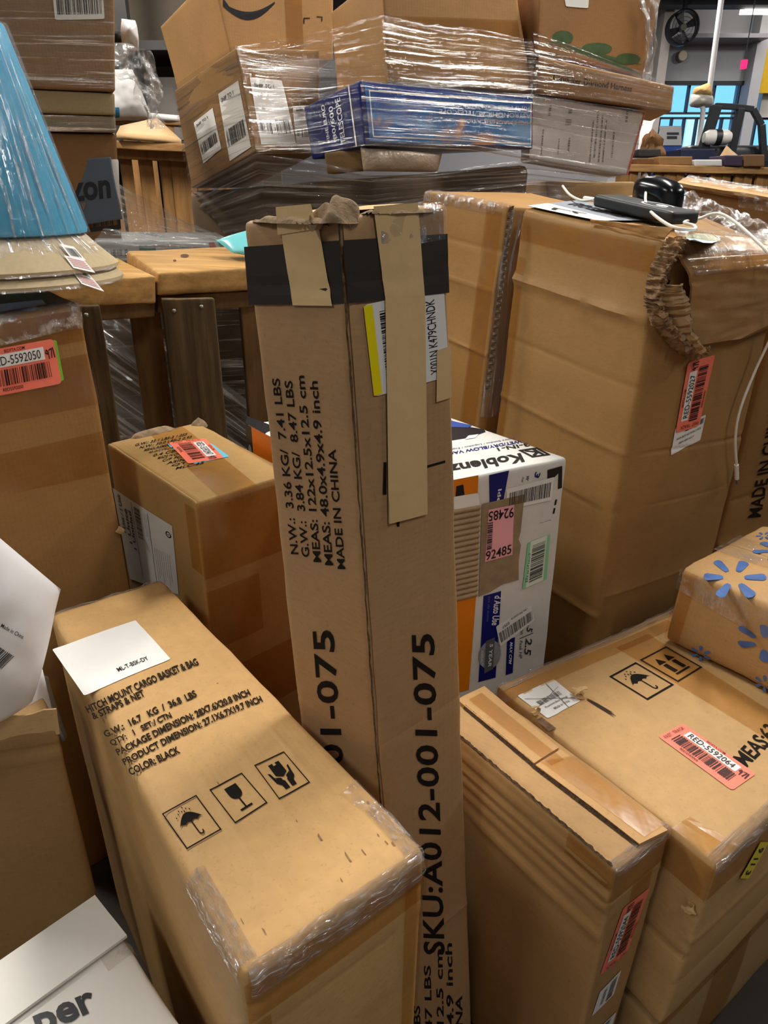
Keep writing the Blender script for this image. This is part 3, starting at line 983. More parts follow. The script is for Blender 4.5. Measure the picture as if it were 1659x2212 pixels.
# ================================================================== wide carton on the right (MEAS print), and the one under it
zt = CZ - .715
f0, l1 = at_z(1551, 1869, zt), at_z(1071, 1481, zt)
bk = at_z(1440, 1318, zt); fr = at_z(1659, 1768, zt)
t = {'00': f0, '01': l1, '10': f0 + (fr - f0).normalized() * .60, '11': l1 + (bk - l1).normalized() * .62}
zb = CZ - 1.02
b = drop(t, zb, {'00': (-.022, .0), '01': (.0, 0), '10': (-.01, 0), '11': (0, 0)})
PB = Hexa(corners(t, b), r=.009, bulge={'top': .003, 'front': .004, 'left': .003}, wob=.002, wear=.002, seed=31, n=(12, 10, 7),
          grooves={'top': [('a', .05, .012, .0016, 0, 1)], 'front': [('b', .55, .012, -.002, .0, 1), ('b', .28, .01, .0015, 0, 1)], 'left': [('b', .45, .01, .003, .5, 1)]})
PB.build('cardboard_box', card((198, 154, 104), .6, stain=.14))
tag(PB.o, 'wide carton at right printed MEAS, carrying a salmon 5592064 label', 'box')
icon(PB, 'top', [(1316, 1462), (1373, 1431), (1456, 1480), (1399, 1513)], g_umbrella(), .045)
icon(PB, 'top', [(1382, 1426), (1438, 1397), (1517, 1442), (1465, 1474)], g_arrows(), .04)
d = Vector((.70, -.714))
stamp(PB, 'top', [([(1581, 1636), (1581 + 72, 1636 - 75), (1614 + 74, 1658 - 72), (1614, 1659)], gtext('MEAS:63', .02))], INK, 'printed_text')
red_label(PB, 'top', [(1475, 1564), (1633, 1673), (1581, 1709), (1421, 1592)], 'RED-5592064', seed=16)
lb = white_label(PB, 'top', [(1117, 1504), (1196, 1468), (1254, 1515), (1183, 1553)], bars=((.18, .42, .80, .58),), texts=(('Premium Box Springs', .22, .66, .85, .74), ('Made in China', .34, .80, .78, .88)), n=24, ink=GREYP)
qq = [PB.uv('top', *p) for p in ((1117, 1504), (1196, 1468), (1254, 1515), (1183, 1553))]
stamp(PB, 'top', [(qq, gjoin(gline([(.05, .2), (.95, .85)], .012), gline([(.75, .05), (.62, 1.0)], .012), gline([(.02, .62), (.9, .3)], .01)))], BLACK, 'pen_mark', lb, .0018)
stamp(PB, 'top', [([(1068, 1500), (1440, 1340), (1470, 1352), (1090, 1520)], grect(nx=10, ny=2)), ([(1330, 1400), (1400, 1370), (1700, 1560), (1660, 1600)], grect(nx=4, ny=10))], TAPE, 'packing_tape', off=.0012)
stamp(PB, 'top', [([(1450, 1790), (1490, 1765), (1600, 1830), (1550, 1862)], grect(nx=4, ny=4))], TAPE, 'packing_tape', off=.0012)
stamp(PB, 'front', [([(0, .97), (1, .97), (1, .80), (0, .80)], grect(nx=10, ny=2))], TAPE, 'packing_tape', off=.001)
stamp(PB, 'left', [([(0.3, .97), (1, .97), (1, .80), (.3, .80)], grect(nx=8, ny=2))], TAPE, 'packing_tape', off=.001)
strip(PB, lambda t_, s: (.7 * t_, 0, 1 - .02 / PB.L[2] * (1 - s / .5)) if s < .5 else (.7 * t_, (s - .5) / .5 * .014 / PB.L[1], 1), 70, 12, EDGEF, 'clear_tape', crk=.004, seed=15)
strip(PB, lambda t_, s: (.72 * t_, 1, 1 - .02 / PB.L[2] * (1 - s / .5)) if s < .5 else (.72 * t_, 1 - (s - .5) / .5 * .018 / PB.L[1], 1), 80, 12, EDGEF, 'clear_tape', crk=.004, seed=17)
# slit with peeled paper
qs = [(1262, 1510), (1268, 1507), (1341, 1550), (1336, 1557)]
stamp(PB, 'top', [(qs, gpoly([(0, .2), (.15, 0), (.4, .2), (.6, 0), (.85, .15), (1, .3), (1, .8), (.8, .7), (.6, .9), (.35, .7), (.1, .9)]))], plain('slit_dark', (58, 44, 32), .9), 'slit', off=.0010)
def curl(B, face, p0, p1, wd, hgt, mat, name, turns=.55, seed=1):
    """a strip of peeled card curling up from p0 to p1 (photo pixels)"""
    a, b_ = B.F(face, *B.uv(face, *p0), .001), B.F(face, *B.uv(face, *p1), .001)
    n = B.nrm[face]; d_ = (b_ - a); s_ = d_.cross(n).normalized() * wd
    rows = []
    for i in range(9):
        q = i / 8
        p = a + d_ * (sin(q * pi * turns * 2) / (pi * turns * 2) * 2 if turns > .4 else q) * 1.0 + n * hgt * (1 - cos(q * pi * turns * 2)) / 2
        w_ = (1 - .45 * q) * (1 + .3 * noise.noise(Vector((q * 6, seed, 0))))
        rows.append([p - s_ * w_, p + n * hgt * .1, p + s_ * w_])
    return sheet(rows, 6, 16, mat, name, B.o, amp=.0012, su=3, sv=7, seed=seed, thick=.0012, smooth=40)
PAPER = card((206, 166, 118), .2, stain=.1, flute=False)
curl(PB, 'top', (1258, 1505), (1222, 1513), .007, .016, PAPER, 'peeled_card', seed=3)
curl(PB, 'top', (1240, 1500), (1275, 1512), .004, .010, PAPER, 'peeled_card', seed=5)
curl(PB, 'top', (1150, 1545), (1175, 1536), .004, .014, PAPER, 'peeled_card', seed=6)
stamp(PB, 'top', [([(1157, 1556), (1170, 1550), (1201, 1574), (1186, 1580)], grect())], plain('torn_patch', (120, 92, 70), .9, mott=.4, scale=120), 'torn_patch', off=.001)
lb = stamp(PB, 'front', [([(1639, 1816), (1657, 1816), (1613, 1895), (1595, 1894)], grect(r=.03, nx=2, ny=4))], plain('yellow_sticker', (228, 204, 62), .5), 'yellow_sticker', off=.0026)
q = [PB.uv('front', *p) for p in ((1639, 1816), (1657, 1816), (1613, 1895), (1595, 1894))]
stamp(PB, 'front', [([lerp2(q, x, y) for x, y in ((.8, .15), (.8, .9), (.25, .9), (.25, .15))], gtext('9 11 3', .03))], BLACK, 'printed_text', lb, .0030)
curl(PB, 'left', (1490, 1955), (1520, 1968), .006, .010, PAPER, 'peeled_card', seed=8)
t2 = drop(b, zb - .006, {'*': (-.004, .006)})
P2 = Hexa(corners(t2, drop(t2, 0, {'*': (-.01, 0)})), r=.009, bulge={'front': .004}, wob=.002, wear=.002, seed=33, n=(12, 8, 5))
P2.build('cardboard_box', card((170, 134, 90), .6, stain=.2))
tag(P2.o, 'plain taped carton at the bottom right, supporting the wide MEAS carton', 'box')
stamp(P2, 'front', [([(.25, 1), (.42, 1), (.42, 0), (.25, 0)], grect(nx=2, ny=6)), ([(0, .99), (1, .99), (1, .86), (0, .86)], grect(nx=8, ny=2))], TAPE, 'packing_tape', off=.001)

# ================================================================== small carton with blue sparks on top of it
o0 = at_z(1428, 1391, zt) + Vector((.004, .0, 0)); dx = Vector((.594, -.805, 0)); dy = Vector((.8, .6, 0))
zs = zt + .009
b = {'00': o0, '10': o0 + dx * .28, '01': o0 + dy * .30, '11': o0 + dx * .28 + dy * .30}
for k in b: b[k] = Vector((b[k].x, b[k].y, zs))
t = drop(b, zs + .138, {'00': (.008, .004), '10': (.0, 0), '01': (-.01, 0), '11': (0, 0)})
SB = Hexa(corners(t, b), r=.012, bulge={'top': .004, 'front': .004}, wob=.003, wear=.003, seed=41, n=(8, 8, 5), grooves={'top': [('b', .52, .004, .004, 0, 1)]})
SB.build('cardboard_box', card((182, 138, 90), -.9, stain=.2))
tag(SB.o, 'small carton printed with blue spark emblems, standing on the wide MEAS carton', 'box')
BLUEP = plain('blue_print', (72, 104, 160), .4, mott=.3, scale=40)
stamp(SB, 'top', [([(1498, 1228), (1592, 1196), (1688, 1262), (1560, 1318)], g_spark()), ([(1600, 1185), (1690, 1160), (1760, 1200), (1680, 1225)], g_spark()), ([(1626, 1156), (1655, 1146), (1675, 1160), (1645, 1170)], g_spark())], BLUEP, 'spark_emblem', off=.001)
stamp(SB, 'front', [([(1492, 1390), (1538, 1400), (1536, 1432), (1492, 1425)], g_spark()), ([(1630, 1452), (1676, 1466), (1674, 1500), (1630, 1490)], g_spark()), ([(1590, 1330), (1720, 1372), (1720, 1452), (1588, 1408)], g_spark())], BLUEP, 'spark_emblem', off=.001)
stamp(SB, 'front', [([(0, .99), (1, .99), (1, .55), (.0, .72)], grect(nx=10, ny=3))], CLEAR, 'clear_tape', off=.002)
stamp(SB, 'top', [([(0, .68), (1, .68), (1, .36), (0, .36)], grect(nx=10, ny=4))], CLEAR, 'clear_tape', off=.002)
stamp(SB, 'front', [([(.0, .99), (.12, .99), (.10, .02), (.0, .02)], grect(nx=3, ny=6))], TAPE, 'packing_tape', off=.0015)

# ================================================================== left middle carton (1 Unit)
K = .93
zt = CZ - .473 * K
t = {'00': at_z(421, 1086, zt), '10': at_z(632, 1021, zt), '11': at_z(428, 912, zt), '01': at_z(229, 958, zt)}
GB = Hexa(corners(t, drop(t, 0, {'*': (.0, 0)})), r=.005, bulge={'left': .003, 'front': .003, 'top': .002}, wob=.0015, wear=.0013, seed=51, n=(6, 10, 12), grooves={'top': [('a', .03, .003, .002, 0, 1)]})
GB.build('cardboard_box', card((176, 136, 84), .7, stain=.15))
tag(GB.o, 'carton behind the cargo basket one, with a white three-language unit label on its side', 'box')
stamp(GB, 'top', [([(318, 935), (390, 918), (570, 1060), (487, 1086)], grect(nx=3, ny=10))], TAPE, 'packing_tape', off=.0007)
up = (.25, -1)
rows = ['G.W.: 32.1 LBS-2 1.055', 'N.W.: 30.0 LBS-2 0.93', 'MEASUREMENT', '42-O/CTN (14.4)', '0.4 CBM', 'MADE IN CHINA', 'C/F PORT', 'ASIN: B', 'QTY:1', 'MLC-65']
its = []
for i, s in enumerate(rows):
    x, y = 291 + i * 9.8, 965 + i * 5.6
    w = 112 if i < 2 else 60
    its.append(tl(s, (x, y), (x + w, y - w * .21), 6.5, (.5, -1), .016))
stamp(GB, 'top', its, INKS, 'printed_text', off=.0009)
red_label(GB, 'top', [(443, 948), (484, 990), (407, 1003), (364, 957)], 'RED-5592047', seed=19, under=([(456, 958), (496, 987), (420, 1003), (360, 960)], (108, 196, 222)))
lb = stamp(GB, 'left', [([(244, 1053), (373, 1136), (387, 1284), (282, 1250)], grect(nx=5, ny=5))], plain('unit_label', (206, 206, 202), .5), 'unit_label', off=.001)
q = [GB.uv('left', *p) for p in ((244, 1053), (373, 1136), (387, 1284), (282, 1250))]
V = lambda x0, y0, x1, y1: [lerp2(q, x, y) for x, y in ((x0, y1), (x0, y0), (x1, y0), (x1, y1))]
stamp(GB, 'left', [(V(.07, .03, .14, .45), gtext('1 Unit / 1 Unit', .02)), (V(.17, .15, .23, .55), gtext('1 Unité', .02)), (V(.25, .15, .31, .6), gtext('1 Unidad', .02))] +
      [(V(.55 + .03 * i, .05, .565 + .03 * i, .35 + .04 * (i % 4)), gtext('Fabriqué en Chine pour importateur', .0)) for i in range(3)] +
      [(V(.66 + .035 * i, .45, .675 + .035 * i, .9 - .05 * (i % 3)), gtext('Importado por servicios comerciales', .0)) for i in range(8)] +
      [(q, gjoin(gline([(.34, .02), (.34, .9)], .006), gline([(.62, .04), (.62, .98)], .006)))], BLACK, 'printed_text', lb, .0014)
stamp(GB, 'left', [(V(.38, .06, .48, .42), gbars(n=26, seed=5))], BLACK, 'barcode', lb, .0014)
stamp(GB, 'left', [(q, gjoin(*[gline([(.93 + r_ * cos(a), .16 + r_ * 1.0 * sin(a)) for a in [2 * pi * k / 14 for k in range(15)]], .014) for r_ in (.035,)], gline([(.92, .16), (.945, .16)], .012)))], BLACK, 'ring_mark', lb, .0014)
stamp(GB, 'front', [([(0, .985), (1, .985), (1, .83), (0, .83)], grect(nx=4, ny=3)), ([(.0, .80), (.55, .80), (.55, .66), (0, .66)], grect(nx=4, ny=3)), ([(0, .60), (1, .60), (1, .45), (0, .45)], grect(nx=4, ny=3))], TAPE, 'packing_tape', off=.001)
stamp(GB, 'left', [([(.9, .985), (1, .985), (1, .84), (.9, .84)], grect(nx=2, ny=2))], TAPE, 'packing_tape', off=.001)
crumple(GB, GB.F('top', .5, .985) + Vector((0, 0, -.004)), .06, .016, .012, PULP, 'torn_edge', 12, ax=Vector((.7, .7, 0)), n=26)
crumple(GB, GB.F('top', .97, .96) + Vector((0, 0, -.004)), .016, .016, .02, PULP, 'torn_corner', 13)

# ================================================================== far left carton (salmon label 5592050)
FRp = at_y(176, 655, 1.25 * K)
ang = radians(45)
fd = Vector((cos(ang), sin(ang), 0)); fn = Vector((sin(ang), -cos(ang), 0))
FRb = line_at_z(FRp, at_y(279, 1245, 1.25 * K), 0)
ft = at_pl(0, 693, FRp, fn)
fdir = (ft - FRp)
t = {'10': FRp, '00': FRp + fdir * 1.7, '11': FRp - fn * .35 + Vector((0, 0, .030)), '01': FRp + fdir * 1.7 - fn * .35 + Vector((0, 0, .024))}
b = drop(t, 0)
b['10'] = FRb; b['11'] = FRb - fn * .35; b['00'] = FRb + (t['00'] - FRp) * 1.0; b['00'].z = 0; b['01'] = b['00'] - fn * .35
FB = Hexa(corners(t, b), r=.008, bulge={'front': .004, 'top': .002}, wob=.002, wear=.003, seed=61, n=(8, 6, 14))
FB.build('cardboard_box', card((158, 114, 66), .8, stain=.12))
tag(FB.o, 'tall carton at the left edge with a salmon 5592050 label, under the lampshades', 'box')
red_label(FB, 'front', [(-62, 764), (114, 731), (133, 828), (-46, 863)], 'RED-5592050', seed=23, off=.0016, under=([(-40, 762), (121, 733), (138, 822), (-30, 860)], (132, 190, 60)))
stamp(FB, 'front', [([(-20, 805), (196, 762), (215, 872), (-20, 920)], grect(nx=6, ny=3)), ([(-20, 985), (226, 930), (240, 1020), (-20, 1075)], grect(nx=6, ny=3)), ([(-20, 700), (178, 668), (186, 735), (-20, 770)], grect(nx=6, ny=3))], TAPE, 'packing_tape', off=.0008)
strip(FB, lambda t_, s: (.25 + .75 * t_, 0, 1 - .035 / FB.L[2] * (1 - s / .5)) if s < .5 else (.25 + .75 * t_, (s - .5) / .5 * .12, 1), 40, 12, CRINK, 'clear_tape', crk=.004, seed=25)
stamp(FB, 'top', [([(-40, 684), (-20, 662), (92, 650), (100, 660)], grect())], WHITE, 'shipping_label', off=.002)
curl(FB, 'front', (252, 1142), (270, 1150), .006, .012, PAPER, 'peeled_card', seed=21)

# ------------------------------------------------------------------ lampshades on it
ztop = max(v.z for v in t.values())
axx = at_y(0, 560, 1.25)
def shade(name, r0, h0, r1, h1, col, wrapcol, label, tagq=()):
    o = empty(name, Vector((axx.x, axx.y, h0)))
    c = Vector((axx.x, axx.y, 0))
    lathe([(r0 - .003, h0 + .002), (r0, h0), (r0 + .001, h0 + .006), (r1, h1), (r1 - .003, h1), (r0 - .004, h0 + .006), (r0 - .003, h0 + .002)], c, plain(name + '_cloth', col, .8, mott=.08, scale=120), 'shade_cone', o, n=72, smooth=40)
    # polythene sleeve, pleated along the cone
    vs, fs, uv = [], [], []
    n, m = 140, 14
    for i in range(n):
        a = 2 * pi * i / n
        for j in range(m + 1):
            k = j / m
            r = r0 + (r1 - r0) * k + .0045
            r += .002 * noise.noise(Vector((cos(a) * 9, sin(a) * 9, k * 1.2))) + .0014 * noise.noise(Vector((cos(a) * 34, sin(a) * 34, k * 2.5)))
            z = h0 - .001 + (h1 - h0 + .002) * k
            vs.append(c + Vector((r * cos(a), r * sin(a), z))); uv.append((k * (h1 - h0) , a * r0))
    for i in range(n):
        for j in range(m):
            i2 = (i + 1) % n
            fs.append((i * (m + 1) + j, i2 * (m + 1) + j, i2 * (m + 1) + j + 1, i * (m + 1) + j + 1))
    obj('polythene_sleeve', vs, fs, film('sleeve_film', tint=(.97, .97, .97), gloss=.15, white=.10, su=6, sv=150, rough=.06, bump=1.0, bdist=.010, thr=(.56, .62)), o, smooth=180, uvs=uv)  # white streaks: partly milky folds, partly highlights painted into the sleeve
    tag(o, label, 'lampshade', 'wrapped lampshades stacked on the left carton')
    for (px, py, w, h, mat, tilt, red) in tagq:
        # a small sticker on the cone
        d = ray(px, py); a0 = None
        best = None
        for ia in range(720):
            a = 2 * pi * ia / 720
            for k in range(40):
                q = k / 39
                r = r0 + (r1 - r0) * q + .0085
                p = c + Vector((r * cos(a), r * sin(a), h0 + (h1 - h0) * q))
                x, y = proj(p)
                e = (x - px) ** 2 + (y - py) ** 2
                if (cos(a) * p.x + sin(a) * p.y) < 0 and (best is None or e < best[0]):
                    best = (e, a, q)
        _, a, q = best
        vs = []
        for dy in (-.5, .5):
            for dx in (-.5, -.17, .17, .5):
                aa = a + (dx * w) / r0
                qq_ = q + dy * h / (h1 - h0) + tilt * dx * w / (h1 - h0)
                r = r0 + (r1 - r0) * qq_ + .009
                vs.append(c + Vector((r * cos(aa), r * sin(aa), h0 + (h1 - h0) * qq_)))
        s_ = obj('sticker', vs, [(i, i + 1, i + 5, i + 4) for i in range(3)], mat, o)
        bars_ = []
        if not red:
            v2, f2 = gbars(.15, .2, .85, .8, 12, 3)
        else:
            v2, f2 = gjoin(*[grect(.1, .12 + .15 * k, .9, .19 + .15 * k, 3, 1) for k in range(5)])
        vv = []
        for x, y in v2:
            aa = a + ((x - .5) * w) / r0
            qq_ = q + (.5 - y) * h / (h1 - h0) + tilt * (x - .5) * w / (h1 - h0)
            r = r0 + (r1 - r0) * qq_ + .0098
            vv.append(c + Vector((r * cos(aa), r * sin(aa), h0 + (h1 - h0) * qq_)))
        obj('printed_text' if red else 'barcode', vv, f2, plain('pale_red_print', (214, 150, 150), .5) if red else BLACK, s_)
    return o
def zpix(y, yy):
    return at_y(0, y, yy).z
rb = 0.225
pr = lambda px, py, yy=1.13: at_y(px, py, yy)
h_a = CZ - .134
BEI = (196, 176, 140)
WH = WHITE
shade('lampshade', .188, h_a, .119, h_a + .07, BEI, None, 'lower beige lampshade in clear polythene, bottom of the stack of three', [(190, 609, .028, .018, WH, -.5, True), (182, 592, .018, .010, WH, -.5, False)])
shade('lampshade', .183, h_a + .020, .113, h_a + .091, BEI, None, 'upper beige lampshade in clear polythene, just below the blue one', [(171, 569, .032, .018, WH, -.3, True), (157, 545, .026, .020, WH, -.2, False)])
shade('lampshade', .141, h_a + .074, .070, h_a + .362, (66, 170, 212), None, 'bright blue cone lampshade in clear polythene, top of the stack', [])

# ================================================================== brown open carton at the left edge, and the white bags in it
c1 = at_y(125, 1575, .75)
t = {'10': c1, '00': Vector((-.72, .675, c1.z)), '11': Vector((-.52, .88, c1.z + .002)), '01': Vector((-.80, .80, c1.z))}
CB = Hexa(corners(t, drop(t, 0)), r=.008, bulge={'front': .006}, wob=.002, wear=.002, seed=71, n=(8, 4, 10), grooves={'front': [('b', .955, .008, .003, 0, 1), ('b', .93, .01, -.002, 0, 1)]})
CB.build('cardboard_box', card((160, 122, 78), .2, stain=.1))
tag(CB.o, 'plain brown carton at the left edge below the white mailer, its flap torn into scallops', 'box')
# scalloped flap standing at its front edge
fe = [CB.F('front', a / 20, 1.0) for a in range(21)]
rows = [[p + Vector((0, .004, -.01)) for p in fe], [p + Vector((0, .008, .022 + .008 * abs(sin(i * .9)))) for i, p in enumerate(fe)]]
sheet(rows, 60, 4, PAPER, 'torn_flap', CB.o, amp=.0015, su=8, sv=3, seed=4, thick=.003, smooth=40)
def pillow(name, q, dep, thick, mat, label, cat, wr=.004, seed=1, group=None, n=34, axis=None, dist=None):
    """stuffed bag: four photo corners, each at its own distance"""
    P = [at_y(x, y, d) for (x, y), d in zip(q, dep)]
    nn = (P[2] - P[0]).cross(P[3] - P[1]).normalized()
    if nn.y > 0:
        nn = -nn
    vs, fs = [], []
    for s_ in (1, -1):
        for j in range(n + 1):
            for i in range(n + 1):
                x, y = i / n, j / n
                p = (P[0] * (1 - x) + P[1] * x) * (1 - y) + (P[3] * (1 - x) + P[2] * x) * y
                e = (4 * x * (1 - x)) ** .42 * (4 * y * (1 - y)) ** .42
                pin = sin(pi * x) * sin(pi * y)
                k = noise.noise(p * 16 + Vector((seed, 0, 0))) + .6 * noise.noise(p * 34 + Vector((0, seed, 0)))
                p = p + nn * (s_ * thick * .5 * e + s_ * wr * k * min(1, pin * 2 + .15))
                if min(x, y, 1 - x, 1 - y) == 0:
                    p = p + vn(p, 30, seed) * .003 * 0
                vs.append(p)
    w = n + 1
    h = w * w
    for j in range(n):
        for i in range(n):
            fs.append((j * w + i, j * w + i + 1, (j + 1) * w + i + 1, (j + 1) * w + i))
            fs.append((h + j * w + i, h + (j + 1) * w + i, h + (j + 1) * w + i + 1, h + j * w + i + 1))
    o = obj(name, vs, fs, mat, smooth=180)
    tag(o, label, cat, group)
    return o, P, nn
POLY = plain('white_poly', (236, 236, 238), .38, spec=.5, mott=.03, scale=6)
o, P, nn = pillow('poly_mailer', [(-210, 985), (131, 1273), (70, 1515), (-210, 1660)], (.74, .80, .76, .66), .10, POLY, 'white plastic mailer at the left edge printed Made in China', 'mailer', seed=4)
class Patch:
    """lets print be stamped on a bag's front sheet"""
    def __init__(s, o, P, nn, thick, seed, wr):
        s.o, s.P_, s.nn, s.t, s.seed, s.wr = o, P, nn, thick, seed, wr
    def F(s, f, x, y, off=0):
        P = s.P_
        p = (P[0] * (1 - x) + P[1] * x) * (1 - y) + (P[3] * (1 - x) + P[2] * x) * y
        xx, yy = min(max(x, .001), .999), min(max(y, .001), .999)
        e = (4 * xx * (1 - xx)) ** .42 * (4 * yy * (1 - yy)) ** .42
        k = noise.noise(p * 16 + Vector((s.seed, 0, 0))) + .6 * noise.noise(p * 34 + Vector((0, s.seed, 0)))
        return p + s.nn * (s.t * .5 * e + s.wr * k * min(1, sin(pi * xx) * sin(pi * yy) * 2 + .15) + off)
    uv = Hexa.uv
BG = Patch(o, P, nn, .10, 4, .004)
stamp(BG, 'x', [tl('Made in China', (0, 1353), (48, 1379), 9, (.45, -.9), .01)], BLACK, 'printed_text', off=.002)
stamp(BG, 'x', [([(-35, 1372), (30, 1416), (2, 1444), (-60, 1400)], gbars(n=26, seed=3))], BLACK, 'barcode', off=.002)
o, P, nn = pillow('poly_mailer', [(-120, 1440), (92, 1446), (126, 1590), (-120, 1640)], (.80, .845, .80, .75), .05, POLY, 'second white plastic bag, stuffed into the brown carton below the printed mailer', 'mailer', seed=9, wr=.003)
GRB = plain('grey_blue_board', (150, 160, 166), .5)
sb = sheet([[at_y(88, 1455, .86), at_y(104, 1462, .885)], [at_y(112, 1530, .85), at_y(126, 1536, .875)], [at_y(140, 1600, .84), at_y(146, 1590, .865)]], 6, 10, GRB, 'board_sleeve', amp=.001, thick=.004)
tag(sb, 'thin grey-blue board edge showing beside the stuffed white bag', 'board')

# ================================================================== white carton bottom left
zt = CZ - .80
r1 = at_z(207, 1938, zt); r0 = at_z(400, 2226, zt)
l1 = at_z(0, 2071, zt)
bdir = (l1 - r1).normalized()
t = {'11': r1, '10': r0 + (r0 - r1) * .25, '01': r1 + bdir * .34}
t['00'] = t['01'] + (t['10'] - t['11'])
EB = Hexa(corners(t, drop(t, 0)), r=.006, bulge={'top': .002}, wob=.002, wear=.002, seed=81, n=(8, 8, 6), grooves={'top': []})
WCARD = plain('white_board', (226, 222, 214), .5, mott=.05, scale=5, bump=.1, bscale=30)
EB.build('white_carton', WCARD)
tag(EB.o, 'white carton in the bottom left corner with black letters per on its lid', 'box')
flap(EB, [(-230, 2245), (207, 1942), (276, 2029), (-160, 2350)], .004, WCARD, 'lid_flap', lift=.0030)
stamp(EB, 'top', [([(70, 2196), (196, 2141), (224, 2196), (92, 2262)], gtext('per', .03))], BLACK, 'printed_text', off=.001)
strip(EB, lambda t_, s: (1, .62 + .38 * t_, 1 - .03 / EB.L[2] * (1 - s / .5)) if s < .5 else (1 - (s - .5) / .5 * .09, .62 + .38 * t_, 1), 30, 12, CRINK, 'clear_tape', crk=.004, seed=35)

# ================================================================== vacuum carton (white / orange)
zt = CZ - .403
t = {'00': at_z(822, 1066, zt), '10': at_z(1226, 988, zt), '01': at_z(531, 915, zt)}
t['11'] = t['10'] + t['01'] - t['00']
JB = Hexa(corners(t, drop(t, 0)), r=.006, bulge={'front': .002, 'top': .001}, wob=.001, wear=.0012, seed=91, n=(8, 10, 12))
WCARD2 = plain('white_printed_card', (222, 220, 214), .45, mott=.06, scale=20, bump=.15, bscale=40)
JB.build('vacuum_carton', WCARD2)
tag(JB.o, 'white, orange and blue vacuum cleaner carton behind the tall carton', 'box')
ORG_ = plain('orange_print', (226, 128, 22), .4, mott=.08)
ST = lambda *its, mat, name='printed_panel', off=.0007, parent=None, face='front': stamp(JB, face, list(its), mat, name, parent, off)
ST(([(822, 1066), (1033, 1026), (1030, 1100), (822, 1130)], grect(nx=6, ny=3)), ([(822, 1330), (1028, 1287), (1012, 1490), (822, 1530)], grect(nx=6, ny=6)), mat=ORG_, name='orange_panel')
ST(([(985, 1050), (1000, 1046), (1003, 1068), (983, 1075)], grect()), mat=BLACK, name='printed_panel', off=.001)
ST(([(976, 1073), (1032, 1064), (1036, 1092), (978, 1100)], grect(r=.1)), mat=WHITE, name='paper_flap', off=.0016)
stamp(JB, 'left', [([(0, 1), (1, 1), (1, 0), (0, 0)], grect(nx=8, ny=8))], plain('deep_orange', (200, 100, 16), .4, mott=.1), 'orange_panel', off=.0006)
stamp(JB, 'left', [([(0, 1), (.055, 1), (.055, 0), (0, 0)], grect(nx=2, ny=8))], BLACK, 'black_corner', off=.0010)
stamp(JB, 'left', [([(.012, .955), (.05, .955), (.05, .905), (.012, .905)], gell(.5, .5, .5, .5))], GREYP, 'printed_badge', off=.0014)
# exposed flutes where the liner is torn off
q = [JB.uv('front', *p) for p in ((940, 1107), (1036, 1089), (1029, 1288), (940, 1310))]
vs, fs = [], []
nf, m = 17, 6
for i in range(nf * 6 + 1):
    y = i / (nf * 6)
    for j in range(m + 1):
        a, c = lerp2(q, j / m, y)
        vs.append(JB.F('front', a, c, .0010 + .0030 * abs(sin(pi * nf * y)) ** .8))
for i in range(nf * 6):
    for j in range(m):
        fs.append((i * 7 + j, i * 7 + j + 1, (i + 1) * 7 + j + 1, (i + 1) * 7 + j))
obj('torn_flutes', vs, fs, plain('kraft_flute', (164, 140, 108), .85, mott=.15, scale=40), JB.o, smooth=60)
ST(([(1040, 1088), (1132, 1067), (1119, 1252), (1033, 1288)], gpoly([(0, 0), (1, 0), (.97, .42), (.93, .5), (1.0, .58), (.97, .75), (1, 1), (.6, .97), (.3, 1), (0, 1)])), mat=plain('torn_liner', (156, 134, 104), .9, mott=.2, scale=50, bump=.3), name='torn_patch', off=.0016)
bl = ST(([(1056, 1026), (1099, 1016), (1087, 1080), (1057, 1087)], grect()), ([(1044, 1287), (1082, 1276), (1070, 1463), (1033, 1473)], grect(nx=2, ny=5)), ([(1095, 1381), (1112, 1376), (1107, 1453), (1092, 1458)], grect()), mat=NAVY, name='blue_stripe', off=.0008)
Wh = plain('white_print', (230, 230, 232), .5)
dn = lambda q4: q4
ST(([(1082, 1286), (1076, 1350), (1061, 1350), (1068, 1286)], gtext('d Auto Use', .02)), ([(1083, 1055), (1080, 1084), (1072, 1086), (1075, 1057)], gtext('Ide', .02)), ([(1107, 1388), (1104, 1434), (1098, 1432), (1101, 1386)], gtext('MAX CFM', .02)), mat=Wh, name='printed_text', off=.0012)
ST(([(1060, 1287), (1055, 1342), (1050, 1342), (1054, 1287)], gtext('eza de autos', .0)), mat=plain('pale_blue_print', (90, 100, 170), .5), name='printed_text', off=.0012)
ST(([(1152, 1352), (1148, 1366), (1136, 1363), (1139, 1349)], gtext('.5', .02)), ([(1149, 1380), (1146, 1416), (1131, 1412), (1135, 1378)], gtext('2.5', .02)), ([(1130, 1357), (1128, 1370), (1123, 1369), (1125, 1356)], gtext('on', .0)), ([(1128, 1384), (1127, 1422), (1120, 1421), (1122, 1383)], gtext('Peak HP', .0)),
   ([(1122, 1378), (1151, 1366), (1151, 1367.5), (1122, 1379.5)], grect()), mat=plain('dark_grey_print', (58, 58, 58), .5), name='printed_text', off=.0010)
bd = ST(([(1033, 1390), (1081, 1378), (1081, 1440), (1032, 1446)], gell(.5, .5, .5, .52, 28)), mat=plain('silver_print', (150, 152, 156), .35, mott=.2, scale=60), name='warranty_badge', off=.0011)
ST(([(1049, 1384), (1068, 1376), (1064, 1444), (1045, 1454)], grect()), mat=plain('badge_band', (92, 94, 98), .4), name='badge_band', off=.0014, parent=bd)
ST(([(1064, 1390), (1060, 1440), (1053, 1440), (1057, 1390)], gtext('5 YEAR', .02)), ([(1044, 1404), (1042, 1438), (1036, 1436), (1038, 1404)], gtext('WARRANTY', .0)), mat=Wh, name='printed_text', off=.0017, parent=bd)
